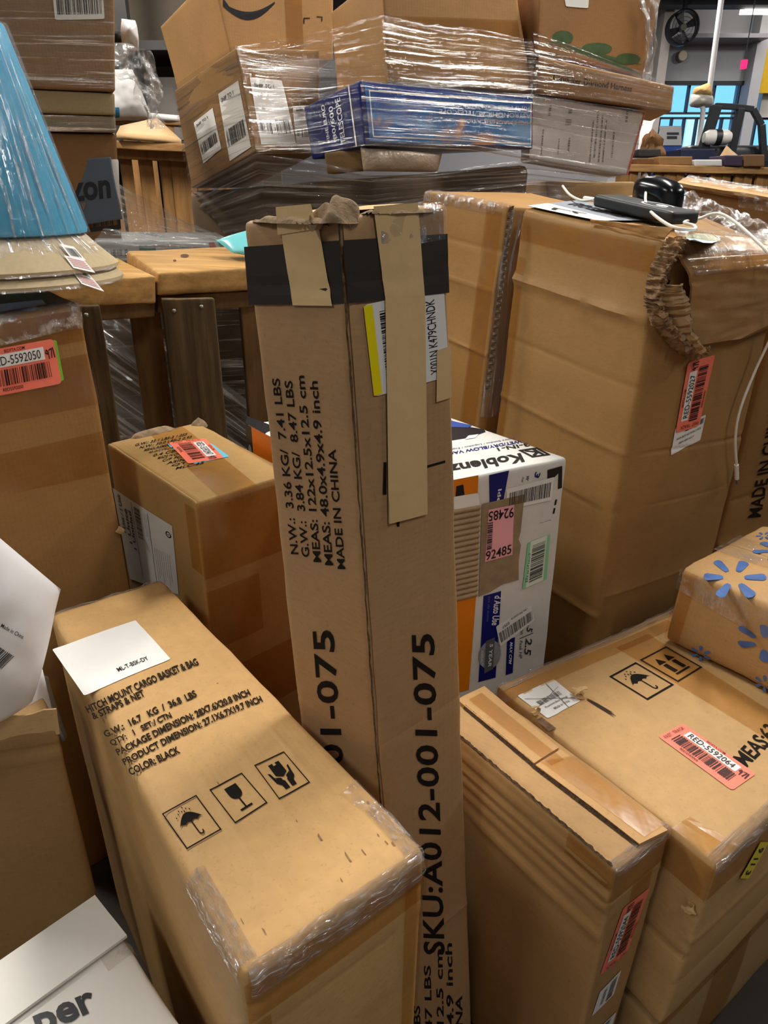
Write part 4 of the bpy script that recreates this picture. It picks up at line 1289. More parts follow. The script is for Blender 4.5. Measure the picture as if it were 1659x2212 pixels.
# labels
pk = ST(([(1054, 1100), (1109, 1089), (1105, 1197), (1046, 1213)], grect(nx=3, ny=4)), mat=plain('pink_label', (246, 176, 186), .5), name='pink_label', off=.0024)
ST(([(1107, 1116), (1053, 1125), (1054, 1104), (1108, 1094)], gtext('92485', .01)), ([(1048, 1190), (1103, 1174), (1102, 1194), (1047, 1210)], gtext('92485', .01)), mat=BLACK, name='printed_text', off=.0029, parent=pk)
ST(([(1052, 1128), (1063, 1126), (1060, 1184), (1049, 1187)], gbars(n=22, seed=3, vert=False)), mat=BLACK, name='barcode', off=.0029, parent=pk)
gl_ = ST(([(1139, 1172), (1187, 1153), (1179, 1250), (1127, 1272)], grect(nx=3, ny=4)), mat=plain('pale_green_label', (226, 236, 222), .5), name='green_edged_label', off=.0018)
ST(([(1139, 1172), (1145, 1170), (1134, 1269), (1127, 1272)], grect()), ([(1181, 1155.5), (1187, 1153), (1179, 1250), (1172, 1253)], grect()), mat=plain('mint_edge', (136, 214, 166), .5), name='green_edge', off=.0022, parent=gl_)
ST(([(1149, 1178), (1177, 1167), (1169, 1245), (1141, 1258)], gbars(n=30, seed=31, vert=False)), mat=BLACK, name='barcode', off=.0022, parent=gl_)
ST(([(1145, 1185), (1138, 1257), (1133, 1257), (1140, 1185)], gtext('tsSCRU375225', .012)), mat=BLACK, name='printed_text', off=.0022, parent=gl_)
wl = ST(([(1092, 1056), (1196, 1030), (1190, 1080), (1096, 1100)], grect(nx=4, ny=2)), mat=WHITE, name='shipping_label', off=.0013)
ST(([(1100, 1064), (1189, 1041), (1186, 1073), (1098, 1092)], gbars(n=40, seed=33)), mat=BLACK, name='barcode', off=.0017, parent=wl)
w2 = ST(([(1070, 1352), (1145, 1306), (1154, 1339), (1079, 1396)], grect(r=.06)), mat=WHITE, name='shipping_label', off=.0020)
ST(([(1076, 1366), (1147, 1318), (1149, 1337), (1081, 1387)], gbars(n=34, seed=35)), mat=plain('dim_bars', (90, 92, 88), .5), name='barcode', off=.0024, parent=w2)
ST(([(1100, 1346), (1084, 1357), (1083, 1352), (1098, 1341)], gtext('0757', .012)), ([(1138, 1315), (1103, 1338), (1102, 1334), (1137, 1311)], gtext('LPN PM 020518', .0)), mat=BLACK, name='printed_text', off=.0024, parent=w2)
ST(([(1182, 1015), (1214, 1006), (1214, 1010), (1182, 1019)], gpoly([(0, .0), (1, 0), (.98, 12), (.7, 12), (.74, 3.4), (.3, 6), (.28, 9.5), (0, 9.5)])), mat=BLACK, name='printed_emblem', off=.0009)
ST(([(1168, 1021), (1163, 1034), (1153, 1030), (1156, 1019)], gtext('3', .03)), ([(1143, 1028), (1141, 1038), (1135, 1037), (1137, 1026)], gtext('W', .02)), mat=NAVY, name='printed_text', off=.0009)
ST(([(1199, 1079), (1203, 1078), (1197, 1109), (1193, 1110)], grect(0, 0, 1, .4)), ([(1199, 1079), (1203, 1078), (1197, 1109), (1193, 1110)], grect(0, .6, 1, 1)), ([(1132, 1030), (1130, 1042), (1125, 1041), (1127, 1029)], gtext('Asp', .0)), ([(1165, 1128), (1190, 1121), (1189, 1124), (1165, 1131)], gtext('Cat / serving', .0)), mat=BLACK, name='printed_text', off=.0009)
T_ = lambda *its, mat, name, off=.0008: stamp(JB, 'top', list(its), mat, name, off=off)
T_(([(1134, 998), (975, 1024), (966, 1005), (1124, 979)], gtext('Koblenz', .03)), ([(1145, 964), (1077, 975), (1072, 968), (1140, 957)], gtext('3-IN-1', .02)), mat=BLACK, name='brand_print')
T_(([(1190, 983), (1150, 989), (1119, 973), (1160, 967)], gjoin(gframe(.14), gline([(.3, .2), (.3, .8)], .16), gline([(.35, .5), (.75, .2)], .14), gline([(.35, .5), (.75, .8)], .14))), mat=BLACK, name='printed_emblem')
T_(([(1128, 957), (970, 984), (967, 978), (1124, 951)], gtext('WET/DRY/BLOW VAC', .02)), ([(1114, 949), (960, 976), (958, 972), (1111, 945)], gtext('Aspira Solidos / Liquidos / Expulsa', .0)), mat=NAVY, name='printed_text')
T_(([(860, 880), (1050, 920), (1048, 945), (860, 965)], gpoly([(.1, .3), (.45, .05), (.62, .1), (.8, .3), (.98, .35), (1.0, .55), (.9, .8), (.75, .95), (.5, 1), (.1, .9)])), mat=plain('picture_dark', (26, 26, 34), .4), name='printed_picture')
T_(([(930, 905), (1020, 915), (1020, 925), (930, 922)], gpoly([(.1, .4), (.5, 0), (1, .5), (.9, 1), (.1, 1)])), mat=plain('picture_blue', (50, 82, 160), .4), name='printed_picture', off=.0012)
T_(([(1012, 942), (1034, 939), (1026, 947), (1004, 950)], grect()), mat=Wh, name='printed_picture', off=.0012)
T_(([(531, 915), (552, 907), (620, 935), (560, 925)], gpoly([(0, 0), (1, -.3), (1.2, 1), (.5, 1)])), ([(531, 915), (545, 910), (1040, 1160), (1010, 1175)], grect(0, 0, 1, .12)), mat=BLACK, name='printed_panel')

# ================================================================== big torn carton on the right, and its neighbour
KC = at_y(1438, 514, 1.18); KC0 = line_at_z(KC, at_y(1283, 1390, 1.18), 0)
KL = at_y(1128, 450, 1.5); KL0 = line_at_z(KL, at_y(1078, 860, 1.5), 0)
KR = at_y(1664, 552, 1.385); KR0 = line_at_z(at_y(1652, 760, 1.385), at_y(1545, 1190, 1.385), 0)
KR = line_at_z(at_y(1652, 760, 1.385), at_y(1545, 1190, 1.385), CZ - .103)
t = {'00': KC, '01': KL, '10': KR, '11': KL + KR - KC}
t['11'].z = at_y(1394, 412, t['11'].y).z
b = {'00': KC0, '01': KL0, '10': KR0, '11': KL0 + KR0 - KC0}
KB = Hexa(corners(t, b), r=.012, bulge={'front': .006, 'left': .008, 'top': .004}, wob=.004, wear=.002, seed=101, n=(12, 12, 16),
          grooves={'left': [('b', .895, .016, -.010, .0, 1), ('b', .80, .008, .002, 0, 1), ('b', .70, .010, -.003, 0, 1), ('b', .60, .008, .002, 0, .9), ('b', .42, .010, -.004, .1, 1), ('a', .55, .006, -.001, .2, .7)],
                   'front': [('b', .70, .006, .0025, .1, 1), ('b', .61, .005, .0015, .2, .9), ('b', .46, .006, -.002, 0, 1), ('b', .30, .008, -.004, 0, 1), ('b', .25, .006, .002, 0, 1)]})
KB.build('cardboard_box', card((166, 122, 72), .5, stain=.2))
tag(KB.o, 'big battered carton on the right, top corner torn open, salmon 5592027 label', 'box')
red_label(KB, 'front', [(1456, 935), (1483, 783), (1542, 765), (1507, 919)], 'RED-5592027', seed=27, off=.0030)
white_label(KB, 'front', [(1457, 925), (1523, 895), (1511, 950), (1447, 983)], bars=((.35, .08, .95, .3),), texts=(('NY3-2027 ACTION 2 PCS', .1, .42, .9, .5), ('NEW 42BY 62.0 P', .2, .62, .7, .7)), off=.0018, n=22)
stamp(KB, 'left', [([(0.0, .93), (.10, .93), (.09, .5), (.0, .5)], grect(nx=2, ny=6)), ([(.0, .99), (.97, .99), (.97, .955), (.0, .955)], grect(nx=8, ny=2))], TAPE, 'packing_tape', off=.003)
stamp(KB, 'top', [([(1478, 512), (1530, 508), (1556, 524), (1500, 528)], grect(nx=3, ny=3))], plain('blue_bordered_label', (188, 218, 232), .5), 'blue_label', off=.004)
# folded-over top flap with the torn, crushed edge
A0, A1 = (1405, 572), (1700, 545)
def K_(px, py, off):
    a, b_ = KB.uv('front', px, py)
    return KB.F('front', a, b_, off)
edge = [(1428, 590), (1440, 640), (1462, 680), (1476, 720), (1490, 758)]
rows = []
prof = [((1452, 548), (1720, 536), .014), ((1455, 588), (1720, 566), .030), ((1462, 620), (1720, 596), .028), ((1466, 660), (1720, 640), .022), ((1474, 700), (1720, 672), .018), ((1486, 744), (1600, 726), .014)]
for (l, r_, off) in prof:
    rows.append([K_(l[0] + (r_[0] - l[0]) * k / 6, l[1] + (r_[1] - l[1]) * k / 6, off + .004 * noise.noise(Vector((k * .9, l[1] * .02, 3)))) for k in range(7)])
sheet(rows, 60, 40, card((186, 140, 92), .5, stain=.15), 'folded_flap', KB.o, amp=.0022, su=3, sv=9, seed=7, thick=.004, smooth=50)
rows = []
for k, (l, r_) in enumerate((((1408, 612), (1440, 608)), ((1398, 632), (1450, 626)), ((1400, 660), (1458, 652)), ((1410, 690), (1464, 682)), ((1428, 718), (1470, 712)), ((1452, 742), (1482, 735)), ((1474, 762), (1496, 750)))):
    rows.append([K_(l[0] + (r_[0] - l[0]) * i / 3, l[1] + (r_[1] - l[1]) * i / 3, (.008, .030, .034, .026)[i]) for i in range(4)])
sheet(rows, 24, 70, card((170, 130, 88), .5, stain=.2, flute=False), 'crushed_corner_card', KB.o, amp=.006, su=1.2, sv=16, seed=9, thick=.003, smooth=30)
path = [(1452, 512), (1436, 535), (1418, 565), (1404, 600), (1396, 640), (1400, 666), (1412, 690), (1426, 706), (1446, 730), (1470, 754), (1488, 760), (1500, 748)]
rows = []
for k, (px, py) in enumerate(path):
    n0, n1 = path[max(k - 1, 0)], path[min(k + 1, len(path) - 1)]
    tx, ty = n1[0] - n0[0], n1[1] - n0[1]
    l_ = sqrt(tx * tx + ty * ty); nx_, ny_ = ty / l_, -tx / l_
    rows.append([K_(px + nx_ * w_ - 2, py + ny_ * w_, o_) for w_, o_ in ((-9, .004), (-5, .022), (1, .030), (7, .024), (12, .012))])
sheet(rows, 26, 200, plain('torn_layers', (160, 128, 94), .9, mott=.45, scale=90, bump=.8, bscale=160), 'torn_edge', KB.o, amp=.009, su=4, sv=46, seed=21, thick=.0025, smooth=20)
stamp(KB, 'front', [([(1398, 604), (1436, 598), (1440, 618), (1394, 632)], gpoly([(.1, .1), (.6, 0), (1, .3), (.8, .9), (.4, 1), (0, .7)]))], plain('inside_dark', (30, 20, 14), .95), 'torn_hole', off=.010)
# lifted paper lip at the torn corner of the side panel
rows = [[KB.F('left', .55 + .45 * k / 6, .998, .001) for k in range(7)], [KB.F('left', .55 + .50 * k / 6, 1.0, .003) + Vector((0, 0, .006 + .010 * (k / 6))) for k in range(7)]]
sheet(rows, 30, 8, card((180, 130, 78), .5, stain=.15, flute=False), 'torn_lip', KB.o, amp=.003, su=4, sv=2, seed=12, thick=.002, smooth=40)
# clear tape over the right-hand edge, film rucked along the far side of the top
rows = [[KB.F('top', .12 + 1.0 * k / 6, .22, .006) for k in range(7)], [KB.F('top', .12 + 1.0 * k / 6, .06, .012) for k in range(7)], [K_(1450 + 45 * k, 556 - 3 * k, .030) for k in range(7)], [K_(1458 + 44 * k, 592 - 4 * k, .037) for k in range(7)]]
sheet(rows, 50, 30, TAPE, 'packing_tape', KB.o, amp=.0016, su=2, sv=9, seed=5)
rows2 = [[p + Vector((0, 0, .0012)) for p in r_] for r_ in rows]
sheet(rows2, 60, 40, CLEAR, 'clear_tape', KB.o, amp=.0022, su=2.5, sv=16, seed=6)
rows = [[KB.F('top', .86, 1 - k / 6, .006) for k in range(7)], [KB.F('top', .94, 1 - k / 6, .034) for k in range(7)], [KB.F('top', 1.0, 1 - k / 6, .018) for k in range(7)]]
sheet(rows, 90, 20, CRINK, 'film_ruck', KB.o, amp=.008, su=26, sv=3, seed=3)

t = {'10': at_y(1096, 444, 1.53)}
t['00'] = None
K2R, K2R0 = at_y(1096, 444, 1.53), line_at_z(at_y(1096, 444, 1.53), at_y(1040, 885, 1.53), 0)
K2L = at_y(915, 412, 1.84)
K2L0 = Vector((K2R0.x + (K2L.x - K2R.x), K2L.y, 0))
dp = (KR - KC) * .95; dp.z = 0
t = {'00': K2R, '01': K2L, '10': K2R + dp + Vector((0, 0, -.02)), '11': K2L + dp + Vector((0, 0, -.005))}
b = {'00': K2R0, '01': K2L0, '10': K2R0 + dp, '11': K2L0 + dp}
K2 = Hexa(corners(t, b), r=.008, bulge={'left': .006}, wob=.003, wear=.003, seed=111, n=(5, 8, 12),
          grooves={'left': [('b', .93, .008, .002, 0, 1), ('b', .865, .010, -.004, 0, 1), ('b', .76, .008, -.004, .2, 1), ('b', .40, .01, .003, 0, 1)]})
K2.build('cardboard_box', card((168, 122, 70), .5, stain=.12))
tag(K2.o, 'tall creased carton standing between the tall narrow carton and the big torn one', 'box')
stamp(K2, 'left', [([(.80, .99), (.97, .99), (.97, .2), (.80, .2)], grect(nx=2, ny=10))], TAPE, 'packing_tape', off=.003)
strip(K2, lambda t_, s: (0, .02 + .96 * t_, 1 - .02 / K2.L[2] * (1 - s / .5)) if s < .5 else ((s - .5) / .5 * .12, .02 + .96 * t_, 1), 40, 10, CRINK, 'clear_tape', crk=.003, seed=44)
GLB = stamp(KB, 'top', [([(.02, .98), (.40, .98), (.40, .42), (.02, .42)], grect(nx=3, ny=3))], plain('grey_blue_label', (140, 146, 156), .5), 'grey_label', off=.004)
stamp(KB, 'top', [([(.33, .50), (.33, .90), (.24, .90), (.24, .50)], gtext('amazon', .02))], BLACK, 'printed_text', GLB, off=.0052)
WLB = stamp(KB, 'top', [([(.02, .98), (.17, .98), (.14, .42), (.02, .42)], grect(nx=3, ny=3))], WHITE, 'white_label', off=.0046)
stamp(KB, 'top', [([(.05, .85), (.12, .85), (.12, .60), (.05, .60)], gjoin(gline([(0, .2), (.6, .1), (.7, .5)], .14), gline([(.4, .8), (.8, .6), (1, .9)], .14)))], BLACK, 'printed_mark', WLB, off=.0056)
# corrugated edge of its open flap, and the loose film hanging in the gap
vs, fs = [], []
for i in range(121):
    q_ = i / 120
    p = K2R + (K2R0 - K2R) * (.30 * q_)
    for j in (0, 1):
        vs.append(p + Vector((.0015 + .010 * j, -.012 + .004 * sin(q_ * 150) * (1 if j else -1), 0)))
for i in range(120):
    fs.append((2 * i, 2 * i + 1, 2 * i + 3, 2 * i + 2))
obj('corrugated_edge', vs, fs, plain('flute_edge', (120, 92, 62), .9, mott=.4, scale=200), K2.o)
gap = lambda x, y, d: at_y(x, y, d)
rows = [[gap(1100, 452, 1.50), gap(1116, 455, 1.485), gap(1134, 458, 1.475)], [gap(1078, 560, 1.49), gap(1092, 565, 1.47), gap(1108, 570, 1.46)], [gap(1058, 680, 1.48), gap(1078, 690, 1.455), gap(1100, 690, 1.45)], [gap(1044, 800, 1.47), gap(1066, 810, 1.445), gap(1090, 805, 1.435)], [gap(1036, 900, 1.465), gap(1056, 905, 1.44), gap(1080, 890, 1.43)]]
fo = sheet(rows, 20, 60, film('hanging_film', tint=(.80, .80, .80), gloss=.07, white=.05, su=60, sv=3, rough=.12, bump=.9, thr=(.55, .66)), 'stretch_film', amp=.006, su=7, sv=4, seed=2)
tag(fo, 'twist of clear film hanging in the gap between the two tall creased cartons', 'plastic film')

# ------------------------------------------------------------------ MADE IN CHINA carton behind
t = {'00': Vector((.775, 1.43, CZ - .13)), '10': Vector((1.30, 1.735, CZ - .13)), '01': Vector((.63, 1.72, CZ - .13))}
t['11'] = t['10'] + t['01'] - t['00']
b = drop(t, 0, {'*': (-.06, 0)})
NB = Hexa(corners(t, b), r=.008, bulge={'front': .004}, wob=.003, wear=.002, seed=121, n=(8, 6, 12), grooves={'front': [('b', .47, .012, -.004, 0, 1), ('b', .36, .010, .003, 0, 1), ('b', .57, .01, .003, 0, 1)]})
NB.build('cardboard_box', card((162, 116, 66), .5, stain=.15))
tag(NB.o, 'carton at the right edge printed MADE IN CHINA up its side', 'box')
stamp(NB, 'front', [([(1614, 1118), (1664, 880), (1694, 868), (1642, 1116)], gtext('MADE IN CHINA', .018))], INK, 'printed_text', off=.002)

# ------------------------------------------------------------------ things on the torn carton
zk = KC.z
def kz(px, py, h=0.0):
    """point on the torn carton's lid, raised by h"""
    a, b_ = KB.uv('top', px, py)
    return KB.F('top', a, b_, .006 + h)
BLK = plain('black_plastic', (24, 26, 27), .45, spec=.5, mott=.1, scale=30)
p0, p1, p2 = kz(1277, 458), kz(1446, 500), kz(1503, 493)
uX = (p1 - p0); uX.z *= 1
wd = .075
sx = uX.normalized(); sy = Vector((-sx.y, sx.x, 0)).normalized()
hgt = .021
bse = {'00': p0, '10': p1, '11': p1 + sy * wd, '01': p0 + sy * wd}
for k in bse: bse[k] = bse[k] + Vector((0, 0, .004))
PW = Hexa(corners({k: v + Vector((0, 0, hgt)) for k, v in bse.items()}, bse), r=.005, wob=.0, wear=0, seed=5, n=(4, 3, 2))
PW.build('power_bank', BLK)
tag(PW.o, 'flat black power bank with white ring print, lying on the torn carton', 'power bank')
stamp(PW, 'top', [([(.40, .85), (.80, .95), (.9, .2), (.5, .1)], gjoin(*[gline([(.5 + .42 * cos(a), .5 + .42 * sin(a)) for a in [2 * pi * k / 26 for k in range(3, 25)]], .07)], gell(.62, .5, .16, .2))), ], Wh, 'printed_ring', off=.0006)
# wireless mouse-like charger behind it
c0 = kz(1328, 446)
vs, fs = [], []
nu_, nv_ = 28, 12
cx = p0 + sx * (uX.length * .30) + sy * (wd + .042)
for j in range(nv_ + 1):
    for i in range(nu_):
        a = 2 * pi * i / nu_
        h = j / nv_
        k = (1 - max(0, (h - .55) / .45) ** 2.6) ** .5 if h > .55 else 1.0
        sgx = abs(cos(a)) ** .7 * (1 if cos(a) >= 0 else -1); sgy = abs(sin(a)) ** .7 * (1 if sin(a) >= 0 else -1)
        vs.append(cx + sx * (.050 * k * sgx) + sy * (.030 * k * sgy) + Vector((0, 0, .004 + .060 * h)))
for j in range(nv_):
    for i in range(nu_):
        fs.append((j * nu_ + i, j * nu_ + (i + 1) % nu_, (j + 1) * nu_ + (i + 1) % nu_, (j + 1) * nu_ + i))
fs.append(tuple(range(nu_ - 1, -1, -1))); fs.append(tuple(nv_ * nu_ + i for i in range(nu_)))
mo = obj('charging_stand', vs, fs, plain('gloss_black', (18, 20, 22), .2, spec=.6), smooth=60)
tag(mo, 'rounded glossy black gadget standing behind the power bank', 'gadget')
CABLE = plain('white_cable', (232, 228, 216), .45)
cab = [kz(1213, 413, .004), kz(1228, 432, .004), kz(1252, 447, .006), kz(1274, 451, .010)]
cb = tube(cab, .0024, CABLE, 'charging_cable')
tag(cb, 'short white cable plugged into the left end of the power bank', 'cable')
tube([kz(1258, 446, .009), kz(1280, 452, .011)], .0042, CABLE, 'plug', cb)
d0 = KB.nrm['front']
kf = lambda x, y, off=.012: K_(x, y, off)
cab = [kz(1410, 448, .030), kz(1388, 450, .036), kz(1381, 462, .034), kz(1390, 480, .018), kz(1440, 510, .010), kz(1488, 520, .011), kz(1492, 512, .012), kz(1470, 504, .012), kz(1500, 498, .014), kz(1550, 512, .030), kf(1592, 548, .062), kf(1620, 600, .062), kf(1626, 650, .056), kf(1620, 720, .040), kf(1596, 800, .030), kf(1573, 880, .024), kf(1568, 940, .020), kf(1573, 998, .018)]
cb = tube(cab, .0026, CABLE, 'charging_cable')
tag(cb, 'long white charging cable looping over the torn carton and hanging down its side', 'cable')
q = kf(1573, 998, .018); dn_ = (kf(1574, 1030, .018) - q)
tube([q, q + dn_ * .95], .0042, CABLE, 'plug', cb, n=12)
tube([q + dn_ * .95, q + dn_ * 1.25], .0028, plain('metal_tip', (170, 168, 160), .3, metal=.9), 'connector_tip', cb, n=8)

# ------------------------------------------------------------------ sheet of card on the floor between cartons
v = [Vector((.16, .50, .004)), Vector((.30, .50, .004)), Vector((.34, .86, .004)), Vector((.18, .86, .004))]
fs_ = sheet([[v[3], v[2]], [v[0], v[1]]], 6, 6, card((150, 130, 100), .3, stain=.2), 'cardboard_sheet', amp=.001, thick=.004)
tag(fs_, 'flat piece of grey-brown card on the floor between the tall and narrow cartons', 'cardboard')

# ================================================================== upright pallets forming the bin wall
PINE = wood('pine_board', (204, 156, 92), .5)
PINED = wood('aged_pine', (138, 104, 62), 0, vec=(24, 24, 2))
GREYW = wood('weathered_board', (120, 98, 68), 0, vec=(26, 26, 1.4), dark=.32)
NAIL = plain('nail_steel', (150, 146, 140), .35, metal=.8)
def wpt(px, py, d): return at_y(px, py, d)
def hexpts(front, back, mat, name, parent, seed=1, r=.004, wear=.002, n=(10, 4, 3), wob=.002):
    """board from four front-face photo corners (TL,TR,BR,BL with distances) and a back offset"""
    P = [at_y(x, y, d) for x, y, d in front]
    c = {}
    for k, p in (((0, 1), P[0]), ((1, 1), P[1]), ((1, 0), P[2]), ((0, 0), P[3])):
        c[(k[0], 0, k[1])] = p
        o = back[k] if isinstance(back, dict) else back
        c[(k[0], 1, k[1])] = p + Vector(o)
    B = Hexa(c, r=r, wob=wob, wear=wear, seed=seed, n=n)
    B.build(name, mat, parent)
    return B
YA, YB, YC = 1.52, 1.62, 1.72
def pallet(name, org, label, grp):
    o = empty(name, org)
    tag(o, label, 'pallet', grp)
    return o
pl = pallet('upright_pallet', Vector((-.62, 1.60, 0)), 'upright wooden pallet at left, its sawn top board end showing beside the lampshades', 'upright pallets forming the near bin wall')
bk = Vector((-.10, .19, 0))
def backto(P, px, py, d):
    return at_y(px, py, d) - P
A = [(60, 610, 1.47), (336, 597, 1.62), (337, 654, 1.62), (60, 668, 1.47)]
b1 = at_y(255, 557, 1.86) - at_y(336, 597, 1.62); b0 = at_y(-20, 565, 1.72) - at_y(60, 610, 1.47)
hexpts(A, {(0, 1): b0, (1, 1): b1, (1, 0): Vector((b1.x, b1.y, 0)), (0, 0): Vector((b0.x, b0.y, 0))}, PINE, 'top_board', pl, 3)
D = Vector((-.02, .035, 0))
hexpts([(60, 655, 1.50), (334, 648, 1.64), (334, 686, 1.64), (60, 700, 1.50)], D, PINED, 'stringer', pl, 4)
def down(x, y, d, w, h=None):
    """slat: top-left photo point, width in px, to the floor"""
    a, b = at_y(x, y, d), at_y(x + w, y - 2, d + .02)
    z = 0.02
    c = {(0, 0, 1): a, (1, 0, 1): b, (0, 0, 0): Vector((a.x, a.y, z)), (1, 0, 0): Vector((b.x, b.y, z))}
    for i in (0, 1):
        for k in (0, 1):
            q = c[(i, 0, k)]
            c[(i, 1, k)] = q + Vector((-.010, .022, 0))
    return c
def slat(par, x, y, d, w, mat, seed):
    B = Hexa(down(x, y, d, w), r=.003, wob=.002, wear=.0012, seed=seed, n=(3, 2, 10))
    B.build('slat', mat, par)
    return B
B = slat(pl, 150, 662, 1.50, 66, GREYW, 4)
slat(pl, 277, 652, 1.70, 66, PINED, 5)
def nail(par, px, py, d, r=.0045):
    c = at_y(px, py, d)
    lathe([(0, .0035), (r * .7, .0028), (r, .0010), (r, -.004)], c, NAIL, 'nail', par, n=12, ax=Matrix(((1, 0, 0), (0, 0, -1), (0, 1, 0))))
nail(pl, 186, 681, 1.493)
pr_ = pallet('upright_pallet', Vector((-.36, 1.72, 0)), 'upright wooden pallet behind the tall carton, with a wide grey nailed slat', 'upright pallets forming the near bin wall')
A = [(341, 590, 1.62), (640, 573, 1.78), (640, 622, 1.78), (341, 640, 1.62)]
b0 = at_y(271, 542, 1.86) - at_y(341, 590, 1.62); b1 = at_y(580, 528, 2.02) - at_y(640, 573, 1.78)
PB1 = hexpts(A, {(0, 1): b0, (1, 1): b1, (1, 0): Vector((b1.x, b1.y, 0)), (0, 0): Vector((b0.x, b0.y, 0))}, PINE, 'top_board', pr_, 6, r=.008)
hexpts([(340, 640, 1.66), (640, 624, 1.82), (640, 660, 1.82), (340, 676, 1.66)], D, PINED, 'stringer', pr_, 7)
B = slat(pr_, 349, 646, 1.60, 115, GREYW, 8)
slat(pr_, 519, 650, 1.78, 60, PINED, 9)
slat(pr_, 640, 650, 1.80, 80, PINED, 10)
nail(pr_, 376, 672, 1.598); nail(pr_, 435, 663, 1.608)
kn = lambda B, pts, mat=plain('knot', (80, 52, 30), .8): stamp(B, 'top', pts, mat, 'knot', off=.0006)
stamp(PB1, 'top', [([(390, 549), (408, 549), (408, 557), (390, 557)], gell(.5, .5, .5, .5)), ([(374, 561), (381, 561), (381, 566), (374, 566)], gell(.5, .5, .5, .5))], plain('knot', (84, 58, 34), .8), 'knot', off=.0006)
# teal pouch on the board
o, P, nn = pillow('teal_pouch', [(467, 519), (560, 490), (600, 560), (500, 545)], (1.83, 1.86, 1.78, 1.79), .02, plain('teal_foil', (120, 206, 210), .3, spec=.6), 'pale teal foil pouch lying on the pallet top behind the tall carton', 'pouch', seed=14, wr=.002, n=18)

# ================================================================== wrapped load behind the bin wall (left)
LD = {'00': Vector((-1.15, 1.93, 0)), '10': Vector((-.30, 2.07, 0)), '11': Vector((-.67, 2.42, 0)), '01': Vector((-1.5, 2.75, 0))}
t = {k: v + Vector((0, 0, CZ - .180)) for k, v in LD.items()}
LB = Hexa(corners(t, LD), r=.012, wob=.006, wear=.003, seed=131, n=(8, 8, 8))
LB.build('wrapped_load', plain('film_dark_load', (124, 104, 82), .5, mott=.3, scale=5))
tag(LB.o, 'low film-wrapped pallet load behind the near bin wall, carrying the carton stack', 'pallet load')
nr = LB.nrm['front']
rows = [[LB.F('front', x / 8, z / 3, .02) for x in range(9)] for z in range(4)]
sheet(rows, 60, 60, WRAPD, 'stretch_film', LB.o, amp=.012, su=3, sv=22, seed=5)
rows = [[LB.F('front', .42 + .07 * x, .99 - .05 * x - .28 * z, .05 + .02 * z) for x in range(9)] for z in range(3)]
sheet(rows, 40, 60, film('gap_film', tint=(.9, .9, .9), gloss=.16, white=.34, su=2, sv=60, rough=.08, bump=1.0, bdist=.012, thr=(.50, .60)), 'stretch_film', LB.o, amp=.012, su=2, sv=26, seed=6)  # strong white streaks paint bright reflections into this film
zs = CZ - .118
# flat packs in clear film lying on the load
def loosebox(name, F_, zb, dep, mat, label, cat, seed=1, grp=None, r=.005, wob=.002, wear=.0015, n=(5, 4, 4), bulge=None, grooves=None, cant=0):
    """carton from its front panel: photo corners TL,TR,BR,BL with distances; dep: vector to its back"""
    B = hexpts(F_, dep, mat, name, None, seed, r, wear, n, wob)
    tag(B.o, label, cat, grp)
    return B
STK = 'cartons in the tall left stack'
cs = lambda c: card(c, .2, stain=.08)
s1 = loosebox('cardboard_box', [(-60, -60, 1.92), (246, -60, 2.02), (248, 198, 2.02), (-60, 185, 1.92)], 0, (-.17, .38, 0), cs((140, 104, 70)), 'big carton at top left with a bar code label, top of the left stack', 'box', 141, n=(6, 4, 6))
white_label(s1, 'front', [(113, -20), (222, -20), (226, 41), (119, 43)], bars=((.06, .0, .95, .82),), n=30, r=.05)
rows = [[s1.F('front', x / 6, .02 + z / 4, .008) for x in range(7)] for z in range(5)]
sheet(rows, 30, 80, WRAP, 'stretch_film', s1.o, amp=.003, su=1.2, sv=26, seed=11)
s2 = loosebox('cardboard_box', [(-60, 188, 1.925), (247, 201, 2.025), (249, 249, 2.025), (-60, 240, 1.925)], 0, (-.17, .36, 0), cs((148, 128, 96)), 'thin pale carton in the left stack, directly under the bar code carton', 'box', 142)
s3 = loosebox('cardboard_box', [(-60, 244, 1.93), (249, 252, 2.03), (251, 286, 2.03), (-60, 282, 1.93)], 0, (-.17, .36, 0), cs((132, 116, 96)), 'thin greyish film-covered carton, third down in the left stack', 'box', 143)
rows = [[s3.F('front', x / 6, z / 2, .008) for x in range(7)] for z in range(3)]
sheet(rows, 40, 30, WRAP, 'stretch_film', s3.o, amp=.004, su=3, sv=8, seed=12)
s4 = loosebox('cardboard_box', [(-60, 286, 1.94), (252, 289, 2.04), (266, 548, 2.04), (-60, 560, 1.94)], 0, (-.17, .36, 0), cs((124, 86, 50)), 'dark brown carton at the bottom of the left stack, behind the grey-blue mailer', 'box', 144, n=(6, 4, 6))
white_label(s4, 'front', [(200, 345), (256, 344), (260, 470), (205, 475)], bars=(), r=.05)
stamp(s4, 'front', [([(178, 468), (258, 458), (262, 494), (184, 502)], gjoin(gframe(.08), grect(.02, .75, .98, .95), gbars(.1, .1, .8, .72, 10, 4)))], BLACK, 'printed_panel', off=.0012)
ml = hexpts([(120, 349, 2.015), (238, 339, 2.02), (263, 473, 2.01), (132, 494, 2.0)], (0, .006, 0), plain('slate_mailer', (76, 86, 98), .5, mott=.08), 'paper_mailer', None, 151, r=.002, n=(4, 2, 4))
tag(ml.o, 'slate grey flat mailer with black lettering leaning on the left stack', 'mailer')
stamp(ml, 'front', [([(60, 404), (237, 388), (240, 428), (66, 446)], gtext('amazon', .03))], BLACK, 'printed_text', off=.0012)
stamp(ml, 'front', [([(176, 440), (186, 437), (184, 452), (178, 456)], gpoly([(0, 0), (1, 0), (.8, .8), (.3, 1)]))], plain('brown_mark', (120, 92, 80), .6), 'printed_mark', off=.0012)
